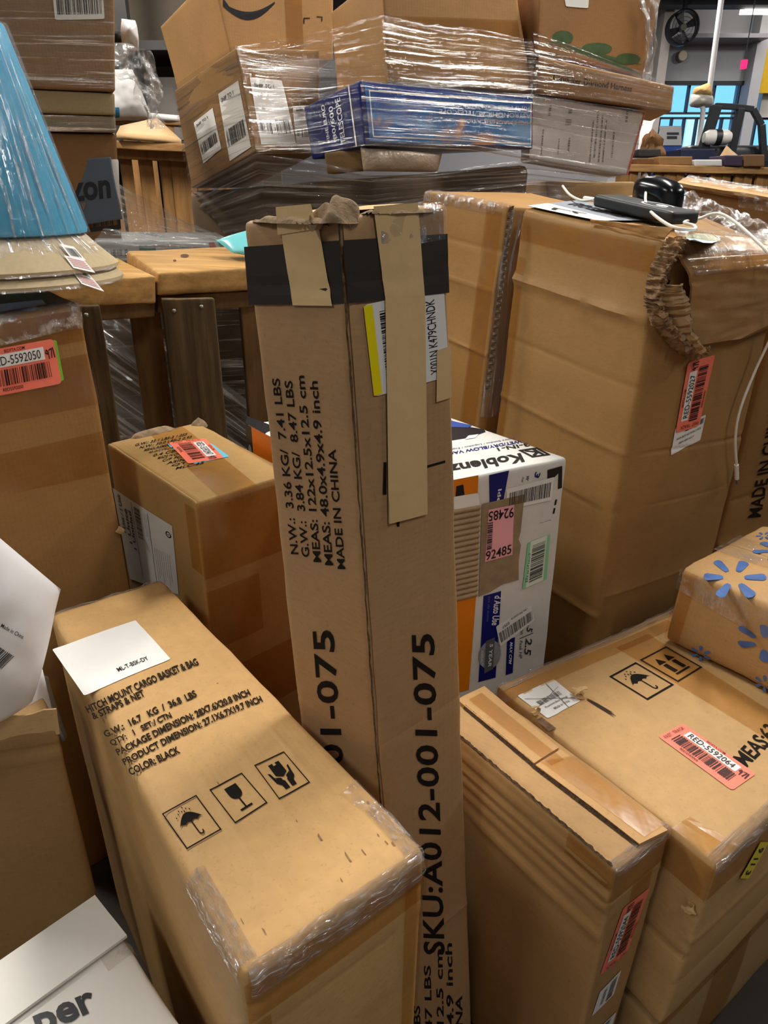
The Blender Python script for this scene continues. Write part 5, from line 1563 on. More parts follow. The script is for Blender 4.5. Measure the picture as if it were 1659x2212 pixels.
# clear bag of flat packs on the load
fp = loosebox('flat_pack', [(205, 520, 1.97), (500, 520, 2.10), (505, 562, 2.10), (205, 570, 1.97)], 0, (-.08, .20, .012), plain('pale_pack', (196, 198, 196), .4, mott=.1), 'flat white pack with green print, under clear film on the wrapped load', 'pack', 161)
stamp(fp, 'front', [([(300, 531), (336, 530), (337, 545), (301, 546)], grect()), ([(470, 522), (500, 520), (500, 540), (480, 542)], grect())], plain('green_print', (54, 130, 110), .5), 'printed_panel', off=.001)
stamp(fp, 'front', [([(450, 524), (462, 523), (470, 540), (456, 542)], grect())], plain('red_panel', (190, 80, 70), .5), 'printed_panel', off=.001)
stamp(fp, 'front', [([(225, 540), (275, 538), (276, 552), (226, 554)], gbars(n=6, seed=3))], GREYP, 'barcode', off=.001)
rows = [[at_y(250, 395, 2.30), at_y(300, 425, 2.28), at_y(400, 475, 2.24), at_y(500, 520, 2.2)], [at_y(238, 470, 2.06), at_y(300, 480, 2.08), at_y(400, 500, 2.10), at_y(504, 524, 2.12)], [at_y(200, 530, 1.955), at_y(300, 532, 1.99), at_y(400, 533, 2.03), at_y(510, 535, 2.08)], [at_y(200, 562, 1.945), at_y(300, 562, 1.98), at_y(400, 562, 2.02), at_y(510, 560, 2.07)]]
fo = sheet(rows, 50, 60, film('bag_film', tint=(.93, .93, .92), gloss=.15, white=.20, su=4, sv=45, rough=.08, bump=1.0, bdist=.014, thr=(.52, .63)), 'plastic_bag', amp=.010, su=3, sv=12, seed=8)  # whitened streaks stand partly for reflections on the bag
tag(fo, 'big clear plastic bag slumped over the flat packs left of the tall carton', 'plastic film')

# ================================================================== wrapped pallet in the middle
GRP = 'film-wrapped cartons on the middle pallet'
base = {'00': Vector((-.62, 2.50, 0)), '10': Vector((.36, 2.12, 0)), '11': Vector((.55, 3.1, 0)), '01': Vector((-.2, 3.4, 0))}
tt = {'00': at_y(405, 414, 2.55), '10': at_y(1142, 356, 2.14), '11': Vector((.55, 3.1, CZ + .0)), '01': Vector((-.2, 3.4, CZ + .0))}
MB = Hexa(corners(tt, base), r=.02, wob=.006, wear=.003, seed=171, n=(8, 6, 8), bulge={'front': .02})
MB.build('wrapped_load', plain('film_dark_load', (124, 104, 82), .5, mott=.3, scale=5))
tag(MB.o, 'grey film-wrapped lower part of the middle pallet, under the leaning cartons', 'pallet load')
cm = lambda c: card(c, .3, stain=.08)
m1 = loosebox('cardboard_box', [(508, 104, 2.16), (690, 107, 2.29), (690, 330, 2.29), (552, 328, 2.16)], 0, {(0, 1): at_y(376, 195, 2.56) - at_y(508, 104, 2.16), (0, 0): at_y(414, 408, 2.56) - at_y(552, 328, 2.16), (1, 1): at_y(376, 195, 2.56) - at_y(508, 104, 2.16), (1, 0): at_y(414, 408, 2.56) - at_y(552, 328, 2.16)}, cm((152, 112, 70)), 'tilted film-wrapped carton carrying four white shipping labels', 'box', 181, GRP, n=(6, 6, 6))
for q, s_ in (([(419, 265), (460, 233), (479, 321), (440, 353)], 1), ([(472, 203), (515, 174), (543, 317), (497, 348)], 2)):
    white_label(m1, 'left', q, bars=((.2, .55, .9, .8),), texts=(('SHIP TO 1', .1, .08, .7, .14), ('AMK 4', .06, .55, .16, .8)), seed=40 + s_, n=18, r=.01, ink=plain('dim_print', (60, 60, 62), .5))
for q, s_ in (([(539, 167), (608, 174), (639, 309), (564, 312)], 3), ([(632, 230), (690, 226), (690, 307), (640, 309)], 4)):
    white_label(m1, 'front', q, bars=((.25, .62, .92, .85),), texts=(('SHIP TO 1', .1, .08, .7, .14), ('AMK 4', .06, .62, .18, .82)), seed=40 + s_, n=18, r=.01, ink=plain('dim_print', (60, 60, 62), .5))
m2 = loosebox('telescope_carton', [(777, 172, 1.98), (1153, 209, 2.08), (1152, 322, 2.08), (790, 312, 1.98)], 0, {(0, 1): at_y(655, 232, 2.14) - at_y(777, 172, 1.98), (0, 0): at_y(674, 345, 2.14) - at_y(790, 312, 1.98), (1, 1): Vector((-.13, .16, 0)), (1, 0): Vector((-.13, .16, 0))}, plain('navy_box', (18, 36, 108), .35, spec=.5, mott=.1), 'blue printed telescope box in the middle of the wrapped pallet', 'box', 182, GRP, n=(6, 4, 4))
def picmat():
    m, nt, out = new_mat('sky_picture')
    bs = N(nt, 'ShaderNodeBsdfPrincipled')
    bs.inputs['Roughness'].default_value = .35
    n1 = noise_tex(nt, 9, detail=5)
    r1 = ramp(nt, n1.outputs[0], .53, .66, rgb((38, 92, 178)), rgb((214, 166, 140)))
    n2 = noise_tex(nt, 5, detail=3)
    r2 = ramp(nt, n2.outputs[0], .35, .65, rgb((16, 56, 160)), rgb((72, 152, 222)))
    mx = N(nt, 'ShaderNodeMix', data_type='RGBA')
    rr = ramp(nt, n1.outputs[0], .56, .64, g(0), g(1))
    nt.links.new(rr.outputs[0], mx.inputs[0]); nt.links.new(r2.outputs[0], mx.inputs[6]); nt.links.new(r1.outputs[0], mx.inputs[7])
    nt.links.new(mx.outputs[2], bs.inputs['Base Color'])
    nt.links.new(bs.outputs[0], out.inputs[0])
    return m
stamp(m2, 'front', [([(.025, .95), (.985, .95), (.985, .06), (.025, .06)], grect(nx=6, ny=3))], picmat(), 'printed_picture', off=.001)
stamp(m2, 'front', [([(.045, .86), (.985, .90), (.985, .10), (.045, .12)], gjoin(grect(0, 0, 1, .03, 6, 1), grect(0, .97, 1, 1, 6, 1), grect(0, 0, .006, 1, 1, 3), grect(.994, 0, 1, 1, 1, 3)))], Wh, 'white_frame', off=.0016)
stamp(m2, 'front', [([(1146, 271), (995, 264), (994, 257), (1146, 262)], gtext('HIGH MAGNIFICATION', .0)), ([(1146, 256), (948, 246), (948, 236), (1146, 246)], gtext('ASTRONOMICAL TELESCOPE', .0)), ([(1146, 240), (978, 230), (978, 221), (1146, 231)], gtext('90MM TO COMMERCE', .0))], plain('pale_print', (206, 216, 232), .5), 'printed_text', off=.0018)
stamp(m2, 'left', [([(708, 309), (694, 228), (701, 225), (714, 306)], gtext('FINE EURO', .01)), ([(721, 303), (710, 232), (719, 228), (728, 300)], gtext('80/600', .01)), ([(738, 312), (724, 215), (735, 210), (747, 308)], gtext('TELESCOPE', .01))], plain('pale_print', (206, 216, 232), .5), 'printed_text', off=.0012)
stamp(m2, 'left', [([(752, 184), (754, 183), (772, 316), (769, 317)], grect(nx=1, ny=3))], Wh, 'white_line', off=.0012)
m3 = loosebox('cardboard_box', [(824, -60, 2.02), (1110, -60, 2.16), (1150, 203, 2.16), (838, 178, 2.02)], 0, {k: at_y(715, 60, 2.42) - at_y(824, 30, 2.02) - Vector((0, 0, (at_y(715, 60, 2.42) - at_y(824, 30, 2.02)).z)) for k in ((0, 0), (0, 1), (1, 0), (1, 1))}, cm((166, 122, 76)), 'big plain carton above the telescope box on the wrapped pallet', 'box', 183, GRP, n=(6, 5, 6), grooves={'front': [('b', .55, .006, .001, 0, 1)]})
stamp(m3, 'front', [([(.0, .62), (.97, .62), (.97, .48), (0, .48)], grect(nx=6, ny=2))], TAPE, 'packing_tape', off=.001)
m4 = loosebox('cardboard_box', [(458, -60, 2.42), (720, -60, 2.56), (720, 128, 2.56), (505, 150, 2.42)], 0, {(0, 1): at_y(345, 58, 2.78) - at_y(458, -60, 2.42), (0, 0): at_y(385, 203, 2.78) - at_y(505, 150, 2.42), (1, 1): Vector((-.1, .36, 0)), (1, 0): Vector((-.1, .36, 0))}, cm((172, 126, 78)), 'carton with a black curved smile print at the top of the wrapped pallet', 'box', 184, GRP, n=(6, 6, 6))
stamp(m4, 'front', [([(480, -40), (596, -40), (596, 46), (480, 46)], gpoly([(.02, .42)] + [(.02 + .96 * k / 12, .42 + .55 * sin(pi * (.12 + .80 * k / 12)) ** 1.0) for k in range(13)] + [(.98 - .96 * k / 12, .42 + .34 * sin(pi * (.12 + .80 * (1 - k / 12)))) for k in range(13)])), ([(655, 38), (670, 38), (670, 52), (655, 52)], gline([(.9, .1), (.1, .1), (.1, .9)], .16)), ([(683, 35), (697, 36), (696, 47), (684, 47)], gline([(.1, .1), (.9, .1), (.9, .9)], .16))], BLACK, 'printed_emblem', off=.001)
stamp(m4, 'front', [([(612, -60), (650, -60), (658, 150), (622, 150)], grect(nx=2, ny=5))], TAPE, 'packing_tape', off=.0008)
m5 = loosebox('cardboard_box', [(1164, -60, 2.14), (1440, -60, 2.30), (1394, 166, 2.30), (1160, 112, 2.14)], 0, {k: Vector((-.12, .34, 0)) for k in ((0, 0), (0, 1), (1, 0), (1, 1))}, cm((158, 112, 68)), 'carton with green leaf print at the top right of the wrapped pallet', 'box', 185, GRP, n=(6, 4, 5))
stamp(m5, 'front', [([(1218, -8), (1272, -6), (1270, 18), (1222, 14)], grect(r=.1))], WHITE, 'white_label', off=.001)
GRN = plain('leaf_print', (74, 96, 58), .5, mott=.3, scale=30)
stamp(m5, 'front', [([(1192, 66), (1238, 66), (1238, 96), (1192, 96)], gell(.5, .5, .5, .5)), ([(1256, 92), (1322, 92), (1322, 118), (1256, 118)], gell(.5, .5, .5, .5)), ([(1330, 114), (1384, 116), (1382, 140), (1330, 138)], gell(.5, .5, .5, .5)), ([(1162, 86), (1200, 90), (1390, 140), (1392, 166), (1262, 132), (1161, 110)][:4], gpoly([(.05, .1), (.5, 0), (1, .2), (1, 1), (.6, .7), (.0, 1)]))], GRN, 'leaf_print', off=.001)
m6 = loosebox('cardboard_box', [(1164, 120, 2.10), (1456, 187, 2.24), (1450, 242, 2.24), (1158, 200, 2.10)], 0, {k: Vector((.04, .28, 0)) for k in ((0, 0), (0, 1), (1, 0), (1, 1))}, cm((150, 110, 74)), 'long flat carton with faint dark lettering jutting out of the wrapped pallet', 'box', 186, GRP, n=(8, 4, 3))
stamp(m6, 'front', [([(1195, 158), (1366, 186), (1364, 199), (1194, 175)], gtext('Candlifter Diamond Harness', .02))], INKS, 'printed_text', off=.001)
m7 = loosebox('white_carton', [(1150, 206, 2.12), (1394, 243, 2.24), (1356, 378, 2.24), (1142, 344, 2.12)], 0, {k: Vector((.02, .24, 0)) for k in ((0, 0), (0, 1), (1, 0), (1, 1))}, plain('grey_white_card', (220, 219, 218), .45, mott=.1), 'white carton with rows of small upside-down text and a red edge, on the wrapped pallet', 'box', 187, GRP, n=(6, 4, 4))
its = []
for x, y0, h, w in ((1186, 228, 22, 5), (1228, 232, 14, 8), (1222, 258, 12, 12), (1172, 280, 55, 3), (1206, 300, 34, 3), (1228, 298, 30, 4), (1290, 240, 100, 4), (1300, 250, 100, 3), (1308, 260, 90, 3), (1352, 240, 24, 5), (1280, 260, 90, 3), (1325, 280, 60, 3)):
    its.append(([(x, y0), (x + w, y0), (x + w - h * .09, y0 + h), (x - h * .09, y0 + h)], gbars(n=int(h / 3), seed=x, vert=False)))
stamp(m7, 'front', its, plain('grey_text', (110, 106, 106), .5), 'printed_text', off=.001)
stamp(m7, 'front', [([(1390, 243), (1394, 243), (1356, 378), (1352, 377)], grect(nx=1, ny=4))], plain('red_edge', (206, 96, 84), .5), 'red_edge', off=.001)
m8 = loosebox('cardboard_box', [(700, 330, 2.06), (782, 322, 2.03), (786, 368, 2.03), (706, 376, 2.06)], 0, {k: Vector((.01, .09, 0)) for k in ((0, 0), (0, 1), (1, 0), (1, 1))}, cm((128, 98, 62)), 'small brown carton end under the telescope box', 'box', 188, GRP)
o, P, nn = pillow('bubble_pouch', [(778, 318), (955, 332), (945, 372), (785, 370)], (2.0, 2.04, 2.03, 2.0), .05, plain('bubble_wrap', (176, 158, 136), .25, spec=.6, bump=.9, bscale=90), 'crinkled bubble wrap pouch squeezed under the telescope box', 'pouch', seed=24, wr=.006, n=24, group=GRP)
# the stretch film round the pallet: one thing, several passes
wf = empty('stretch_wrap', Vector((.0, 2.1, CZ - .1)))
tag(wf, 'clear stretch film wound round the middle pallet in glinting bands', 'plastic film')
Y = at_y
WR2 = film('stretch_film_band', tint=(.95, .94, .92), gloss=.16, white=.045, su=1.4, sv=120, rough=.06, bump=1.0, bdist=.014, thr=(.55, .66))
def band(rows, nu=60, nv=50, amp=.006, su=1.2, sv=14, seed=1, mat=None):
    return sheet(rows, nu, nv, mat or WRAP, 'film_band', wf, amp=amp, su=su, sv=sv, seed=seed)
# left face of the labelled carton, round its corner, on to the telescope box
band([[Y(372, 188, 2.56), Y(440, 142, 2.34), Y(508, 98, 2.14), Y(560, 112, 2.08), Y(690, 128, 2.00), Y(770, 150, 1.965)], [Y(386, 270, 2.56), Y(456, 222, 2.34), Y(526, 190, 2.14), Y(580, 196, 2.08), Y(690, 198, 2.01), Y(773, 182, 1.965)], [Y(398, 345, 2.56), Y(468, 300, 2.34), Y(540, 280, 2.14), Y(600, 280, 2.08), Y(690, 262, 2.01), Y(780, 240, 1.965)], [Y(412, 412, 2.56), Y(482, 372, 2.34), Y(554, 332, 2.14), Y(610, 332, 2.08), Y(690, 334, 2.02), Y(788, 316, 1.965)]], 70, 70, seed=2, mat=WR2)
# fan of pleats from that corner up to the big plain carton
band([[Y(512, 100, 2.13), Y(600, 88, 2.10), Y(720, 62, 2.06), Y(824, 28, 1.995)], [Y(525, 124, 2.13), Y(610, 122, 2.10), Y(720, 112, 2.05), Y(828, 90, 1.99)], [Y(540, 160, 2.12), Y(610, 166, 2.08), Y(720, 166, 2.03), Y(832, 165, 1.985)]], 50, 60, amp=.008, sv=20, seed=4, mat=WR2)
# across the plain carton and the long flat one
band([[Y(824, 28, 1.99), Y(920, 50, 2.03), Y(1030, 62, 2.08), Y(1150, 86, 2.075)], [Y(830, 110, 1.985), Y(930, 124, 2.03), Y(1040, 130, 2.08), Y(1160, 140, 2.08)], [Y(838, 180, 1.985), Y(930, 190, 2.02), Y(1040, 196, 2.06), Y(1158, 204, 2.09)]], 60, 50, seed=6)
band([[Y(1150, 70, 2.08), Y(1230, 96, 2.10), Y(1320, 132, 2.15), Y(1400, 160, 2.19)], [Y(1158, 124, 2.08), Y(1240, 138, 2.10), Y(1330, 160, 2.15), Y(1458, 188, 2.21)], [Y(1158, 168, 2.08), Y(1240, 178, 2.10), Y(1330, 192, 2.15), Y(1455, 216, 2.21)], [Y(1156, 202, 2.085), Y(1240, 212, 2.10), Y(1330, 222, 2.15), Y(1450, 243, 2.21)]], 60, 50, seed=8)
# over the telescope box and the white carton, gathering to the right
band([[Y(778, 170, 1.96), Y(900, 184, 1.99), Y(1020, 196, 2.03), Y(1152, 204, 2.07), Y(1270, 222, 2.14), Y(1396, 240, 2.205)], [Y(782, 240, 1.96), Y(900, 246, 1.99), Y(1020, 252, 2.03), Y(1150, 262, 2.07), Y(1264, 282, 2.14), Y(1384, 300, 2.205)], [Y(790, 314, 1.96), Y(900, 320, 1.99), Y(1020, 324, 2.03), Y(1146, 346, 2.07), Y(1256, 364, 2.14), Y(1358, 380, 2.205)]], 80, 60, amp=.005, seed=10, mat=WR2)
# skirt: film drawn in under the cartons, grey and milky
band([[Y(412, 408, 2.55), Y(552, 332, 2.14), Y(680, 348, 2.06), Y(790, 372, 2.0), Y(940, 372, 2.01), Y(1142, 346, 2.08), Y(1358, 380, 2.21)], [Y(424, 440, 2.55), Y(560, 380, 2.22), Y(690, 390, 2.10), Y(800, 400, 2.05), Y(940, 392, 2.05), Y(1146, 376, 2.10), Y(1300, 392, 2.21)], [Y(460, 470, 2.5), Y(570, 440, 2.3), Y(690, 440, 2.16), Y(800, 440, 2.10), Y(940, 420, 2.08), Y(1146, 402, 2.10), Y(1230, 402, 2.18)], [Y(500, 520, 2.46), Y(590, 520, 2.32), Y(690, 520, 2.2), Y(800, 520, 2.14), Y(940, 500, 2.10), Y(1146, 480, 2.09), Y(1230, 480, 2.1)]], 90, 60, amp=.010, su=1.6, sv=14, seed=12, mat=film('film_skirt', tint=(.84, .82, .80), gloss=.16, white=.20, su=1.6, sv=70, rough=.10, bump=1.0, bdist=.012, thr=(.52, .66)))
# loose film flying off the top right corner
band([[Y(1372, -30, 2.24), Y(1400, -30, 2.26), Y(1432, -30, 2.28)], [Y(1392, 30, 2.25), Y(1412, 40, 2.27), Y(1420, 46, 2.27)], [Y(1398, 110, 2.26), Y(1406, 110, 2.27), Y(1412, 112, 2.28)], [Y(1384, 176, 2.26), Y(1394, 178, 2.27), Y(1400, 178, 2.28)]], 16, 60, amp=.012, su=6, sv=5, seed=15, mat=film('film_tail', tint=(.9, .9, .9), gloss=.12, white=.35, su=40, sv=6, rough=.15, bump=.9))

# low cartons between the middle pallet and the far bins
lb1 = loosebox('cardboard_box', [(1180, 392, 2.55), (1372, 392, 2.62), (1376, 440, 2.62), (1184, 440, 2.55)], 0, {k: Vector((0, .4, .0)) for k in ((0, 0), (0, 1), (1, 0), (1, 1))}, cm((150, 118, 82)), 'open pale carton behind the gadgets, between the wrapped pallet and the far bin', 'box', 191)
lb2 = loosebox('cardboard_box', [(1370, 424, 2.30), (1436, 428, 2.36), (1440, 520, 2.36), (1372, 520, 2.30)], 0, {k: Vector((0, .3, .0)) for k in ((0, 0), (0, 1), (1, 0), (1, 1))}, cm((172, 152, 122)), 'small pale carton corner behind the black gadget', 'box', 192)
m9 = loosebox('cardboard_box', [(1464, 399, 2.30), (1720, 440, 2.10), (1720, 700, 2.10), (1462, 640, 2.30)], 0, {k: Vector((.22, .38, .0)) for k in ((0, 0), (0, 1), (1, 0), (1, 1))}, cm((170, 126, 80)), 'open-lidded carton at the right edge behind the big torn one', 'box', 193, n=(6, 5, 5), grooves={'front': [('b', .93, .006, .003, 0, 1)]})
rows = [[m9.F('front', x / 6, .985, .006) for x in range(7)], [m9.F('front', x / 6, 1.012, .012 + .003 * (x % 2)) for x in range(7)], [m9.F('top', x / 6, .3, .020) for x in range(7)]]
sheet(rows, 40, 12, card((182, 140, 94), .5, stain=.1), 'box_flap', m9.o, amp=.003, su=3, sv=2, seed=4, thick=.004, smooth=50)
rows = [[m9.F('top', x / 6, .06, .014) for x in range(7)], [m9.F('top', x / 6, .35, .030) for x in range(7)]]
sheet(rows, 60, 14, CRINK, 'clear_film', m9.o, amp=.005, su=12, sv=3, seed=7)
rows = [[m9.F('front', .55 + .05 * x, 1.03 - .06 * z, .022) for x in range(7)] for z in range(3)]
sheet(rows, 40, 20, CRINK, 'clear_tape', m9.o, amp=.004, su=7, sv=4, seed=9)

# ================================================================== far left: second bin, card sheet, bubble wrap, white bags
FARW = wood('far_pine', (176, 130, 78), 0, vec=(16, 16, 2))
FARH = wood('far_pine_rail', (190, 144, 90), 0)
fb = pallet('upright_pallet', Vector((-1.1, 3.6, 0)), 'upright pallet of the second bin, seen between the left stack and the wrapped cartons', 'upright pallets of the far bins')
hexpts([(180, 300, 3.5), (470, 314, 3.6), (470, 332, 3.6), (180, 318, 3.5)], (0, .12, 0), FARH, 'top_board', fb, 201)
hexpts([(180, 318, 3.56), (470, 330, 3.66), (470, 352, 3.66), (180, 340, 3.56)], (0, .08, 0), FARW, 'stringer', fb, 203)
for k, (x, w) in enumerate(((202, 26), (256, 26), (297, 30), (342, 26), (366, 40), (420, 30))):
    slat(fb, x, 322 + x * .02, 3.53 + .0004 * x, w, FARW, 205 + k)
shb = sheet([[at_y(252, 300, 3.50), at_y(392, 313, 3.58)], [at_y(262, 282, 3.80), at_y(340, 264, 4.0)]], 4, 4, card((206, 166, 122), .2, stain=.05), 'cardboard_sheet', amp=.002, thick=.02)
tag(shb, 'flat sheet of tan card lying across the top of the second bin', 'cardboard')
fb2 = pallet('upright_pallet', Vector((-1.3, 4.3, 0)), 'far upright pallet with a pale top rail behind the tan card sheet', 'upright pallets of the far bins')
hexpts([(200, 258, 4.25), (520, 268, 4.35), (520, 275, 4.35), (200, 265, 4.25)], (0, .14, 0), FARH, 'top_board', fb2, 211)
for k, x in enumerate((210, 262, 300, 345, 400, 460)):
    slat(fb2, x, 268, 4.30, 30, FARW, 212 + k)
o, P, nn = pillow('white_bag', [(235, 150), (286, 150), (330, 258), (215, 262)], (4.2, 4.28, 4.3, 4.2), .20, plain('white_cloth_bag', (226, 222, 220), .6), 'big white bag on the second bin behind the bubble wrap', 'bag', seed=31, wr=.012, n=22)
bl_ = Patch(o, P, nn, .20, 31, .012)
stamp(bl_, 'x', [([(248, 232), (257, 232), (258, 254), (249, 255)], grect())], plain('blue_panel', (52, 130, 170), .5), 'printed_panel', off=.004)
o, P, nn = pillow('white_bag', [(325, 244), (395, 250), (398, 266), (320, 262)], (4.3, 4.34, 4.34, 4.3), .08, plain('white_cloth_bag', (226, 222, 220), .6), 'thin white bag lying on the far rail beside the wrapped cartons', 'bag', seed=33, wr=.006, n=16)
rows = [[Y(236, 84, 2.22), Y(290, 100, 2.3), Y(326, 112, 2.32)], [Y(246, 150, 2.2), Y(300, 150, 2.28), Y(352, 178, 2.32)], [Y(282, 175, 2.22), Y(316, 190, 2.27), Y(350, 208, 2.3)], [Y(310, 228, 2.22), Y(326, 222, 2.25), Y(342, 236, 2.28)], [Y(324, 272, 2.22), Y(336, 276, 2.24), Y(348, 280, 2.27)]]
bw = sheet(rows, 50, 70, film('bubble_film', tint=(.86, .86, .84), gloss=.10, white=.30, su=26, sv=26, rough=.15, bump=1.0, bdist=.012), 'bubble_wrap', amp=.022, su=4, sv=6, seed=18)
tag(bw, 'torn piece of clear film hanging off the right side of the left stack', 'plastic film')
o, P, nn = pillow('white_bottle', [(262, 40), (292, 44), (300, 110), (264, 108)], (2.3, 2.32, 2.32, 2.3), .08, plain('white_plastic', (232, 230, 230), .3), 'white crumpled plastic thing poking up beside the left stack', 'bag', seed=35, wr=.02, n=18)
o, P, nn = pillow('dark_parcel', [(240, 66), (268, 70), (276, 100), (240, 98)], (2.40, 2.42, 2.42, 2.40), .05, plain('dark_parcel', (30, 26, 26), .6), 'small black parcel wedged beside the white plastic thing', 'parcel', seed=36, wr=.004, n=12)
# carton on edge & dark racks far behind
rk = empty('storage_rack', Vector((-2.2, 6.2, 0)))
tag(rk, 'dark storage rack far behind the left stack', 'rack')
RKM = plain('rack_steel', (74, 72, 72), .5)
for x in (-4.2, -2.9, -1.9, -1.0):
    v = slab('rack_post', x - .04, x + .04, 6.2, 6.28, 0, 3.9, RKM, None, rk)
for z in (1.0, 1.55, 2.2):
    slab('rack_shelf', -4.3, -.9, 6.15, 6.9, z, z + .06, RKM, None, rk)
slab('rack_back', -4.3, -.9, 6.95, 7.0, 0, 3.9, plain('rack_sheet', (112, 102, 88), .7), None, rk)
for k, (x0, x1, z0, z1, c) in enumerate(((-2.75, -2.1, 1.62, 2.0, (150, 148, 146)), (-1.82, -1.25, 1.62, 2.05, (128, 122, 116)), (-2.7, -2.2, 1.06, 1.4, (88, 66, 50)), (-1.75, -1.1, 1.06, 1.45, (120, 128, 140)))):
    o = slab('storage_bin', x0, x1, 6.32, 6.8, z0 + .006, z1, plain('bin_plastic_%d' % k, c, .6), None)
    tag(o, ['pale grey bin on the upper shelf of the dark rack', 'warm grey bin at the right of the dark rack upper shelf', 'brown bin on the lower shelf of the dark rack', 'blue-grey bin at the right of the dark rack lower shelf'][k], 'bin', 'bins on the dark rack')
post = slab('wall_column_left', -2.05, -1.78, 4.9, 5.15, 0, 3.95, wood('timber_post', (150, 116, 74), 0, vec=(10, 10, 1)))

# ================================================================== far right: hall end with windows, forklift, bins
HY = 11.4
def hz(px, py, y=HY):
    return at_y(px, py, y)
TRIM = plain('grey_trim', (150, 146, 146), .6)
DARK = plain('window_bar', (34, 38, 46), .5)
zt_, zb_ = hz(1500, 176).z, .75
xl, xr = hz(1438, 178).x, hz(1604, 178).x
slab('wall_back', -9, xl - .02, HY, HY + .2, 0, 3.95, WALLG)
slab('wall_back_upper', xl - .02, 14, HY, HY + .2, zt_, 3.95, WALLG)
slab('wall_back_lower', xl - .02, 14, HY, HY + .2, 0, zb_, WALLG)
slab('wall_back_pier', xr, xr + .14, HY - .25, HY + .2, 0, 3.95, WALLG)
slab('wall_column', hz(1432, 60, 10.6).x, hz(1452, 60, 10.6).x, 10.6, 10.9, 0, 3.95, plain('column_grey', (168, 160, 156), .6))
slab('trim_1', xl - .1, xr + .1, HY - .06, HY, zt_ - .05, zt_, DARK)
dim = slab('trim_2', hz(1440, 100).x, hz(1625, 100).x, HY - .5, HY - .02, hz(1500, 97).z, hz(1500, 88).z, plain('steel_beam', (128, 126, 134), .5))
# windows: frames, panes and the bright blue daylight outside
SKYW = emit('daylight_blue', (120, 190, 246), 1.15)
GLS = film('window_glass', tint=(.93, .97, 1), gloss=.02, white=.0, su=1, sv=1, rough=.05, bump=.0)
sk = slab('exterior_daylight', xl - 1, 14, HY + 1.5, HY + 1.52, 0, 3.8, SKYW)
EXT = [(xl + .3, xl + .75, .9, 1.9, (224, 240, 252)), (xl + .9, xl + 1.25, 1.3, 2.3, (160, 216, 250)), (xr + .6, xr + 1.5, .8, 1.7, (220, 240, 252))]
for k, (a, b_, c, d_, col) in enumerate(EXT):
    slab('exterior_bright_patch', a, b_, HY + 1.4, HY + 1.42, c, d_, emit('bright_patch_%d' % k, col, 1.5))
def window(n, x0, x1, z0, z1, cols, rows_):
    w = empty('window_%d' % n, Vector(((x0 + x1) / 2, HY, z0)))
    w['kind'] = 'structure'
    for k in range(cols + 1):
        x = x0 + (x1 - x0) * k / cols
        slab('window_frame', x - .012, x + .012, HY + .02, HY + .10, z0, z1, DARK, None, w)
    for k in range(rows_ + 1):
        z = z0 + (z1 - z0) * k / rows_
        slab('window_frame', x0, x1, HY + .02, HY + .10, z - .012, z + .012, DARK, None, w)
    slab('window_pane', x0, x1, HY + .05, HY + .056, z0, z1, GLS, None, w)
zm = hz(1500, 244).z
window(1, xl, xr, zm, zt_, 3, 1)
window(2, xl, xr, zb_, zm - .06, 6, 2)
window(3, xr + .3, xr + 2.4, zb_, hz(1620, 256).z, 4, 1)
slab('wall_back_panel', xr + .3, 14, HY - .02, HY + .2, hz(1620, 254).z, 3.95, plain('pale_panel', (206, 200, 194), .6))
ys = slab('yellow_sign', hz(1628, 150, 11.2).x, hz(1700, 150, 11.2).x, 11.2, 11.24, hz(1640, 201, 11.2).z, hz(1640, 103, 11.2).z, plain('yellow_board', (214, 172, 22), .5), None)
tag(ys, 'yellow board on the far wall at the right edge', 'sign')
FR_M = plain('sign_edge', (120, 118, 116), .5)
slab('sign_frame', hz(1625, 150, 11.2).x, hz(1628, 150, 11.2).x, 11.19, 11.25, hz(1640, 203, 11.2).z, hz(1640, 101, 11.2).z, FR_M, None, ys)
cx_ = hz(1474, 121, 11.33)
ck = lathe([(0, .03), (.056, .03), (.062, .02), (.064, 0)], cx_, plain('clock_face', (206, 196, 168), .4), 'wall_clock', n=28, ax=Matrix(((1, 0, 0), (0, 0, -1), (0, 1, 0))))
tag(ck, 'small round cream clock on the far wall', 'clock')
lathe([(.056, .034), (.066, .034), (.068, 0), (.068, -.06)], cx_, plain('clock_rim', (128, 116, 92), .4), 'clock_rim', ck, n=28, ax=Matrix(((1, 0, 0), (0, 0, -1), (0, 1, 0))))
# exit lamp
e_ = at_y(1607, 139, 9.0)
el = slab('exit_light', e_.x - .022, e_.x + .022, 8.97, 9.03, e_.z - .04, e_.z + .04, emit('red_lamp', (255, 30, 80), 2.2), None)
tag(el, 'small red lit exit lamp hanging before the pier on the far wall', 'light')
slab('lamp_stem', e_.x - .004, e_.x + .004, 8.996, 9.004, e_.z + .04, 3.95, DARK, None, el)
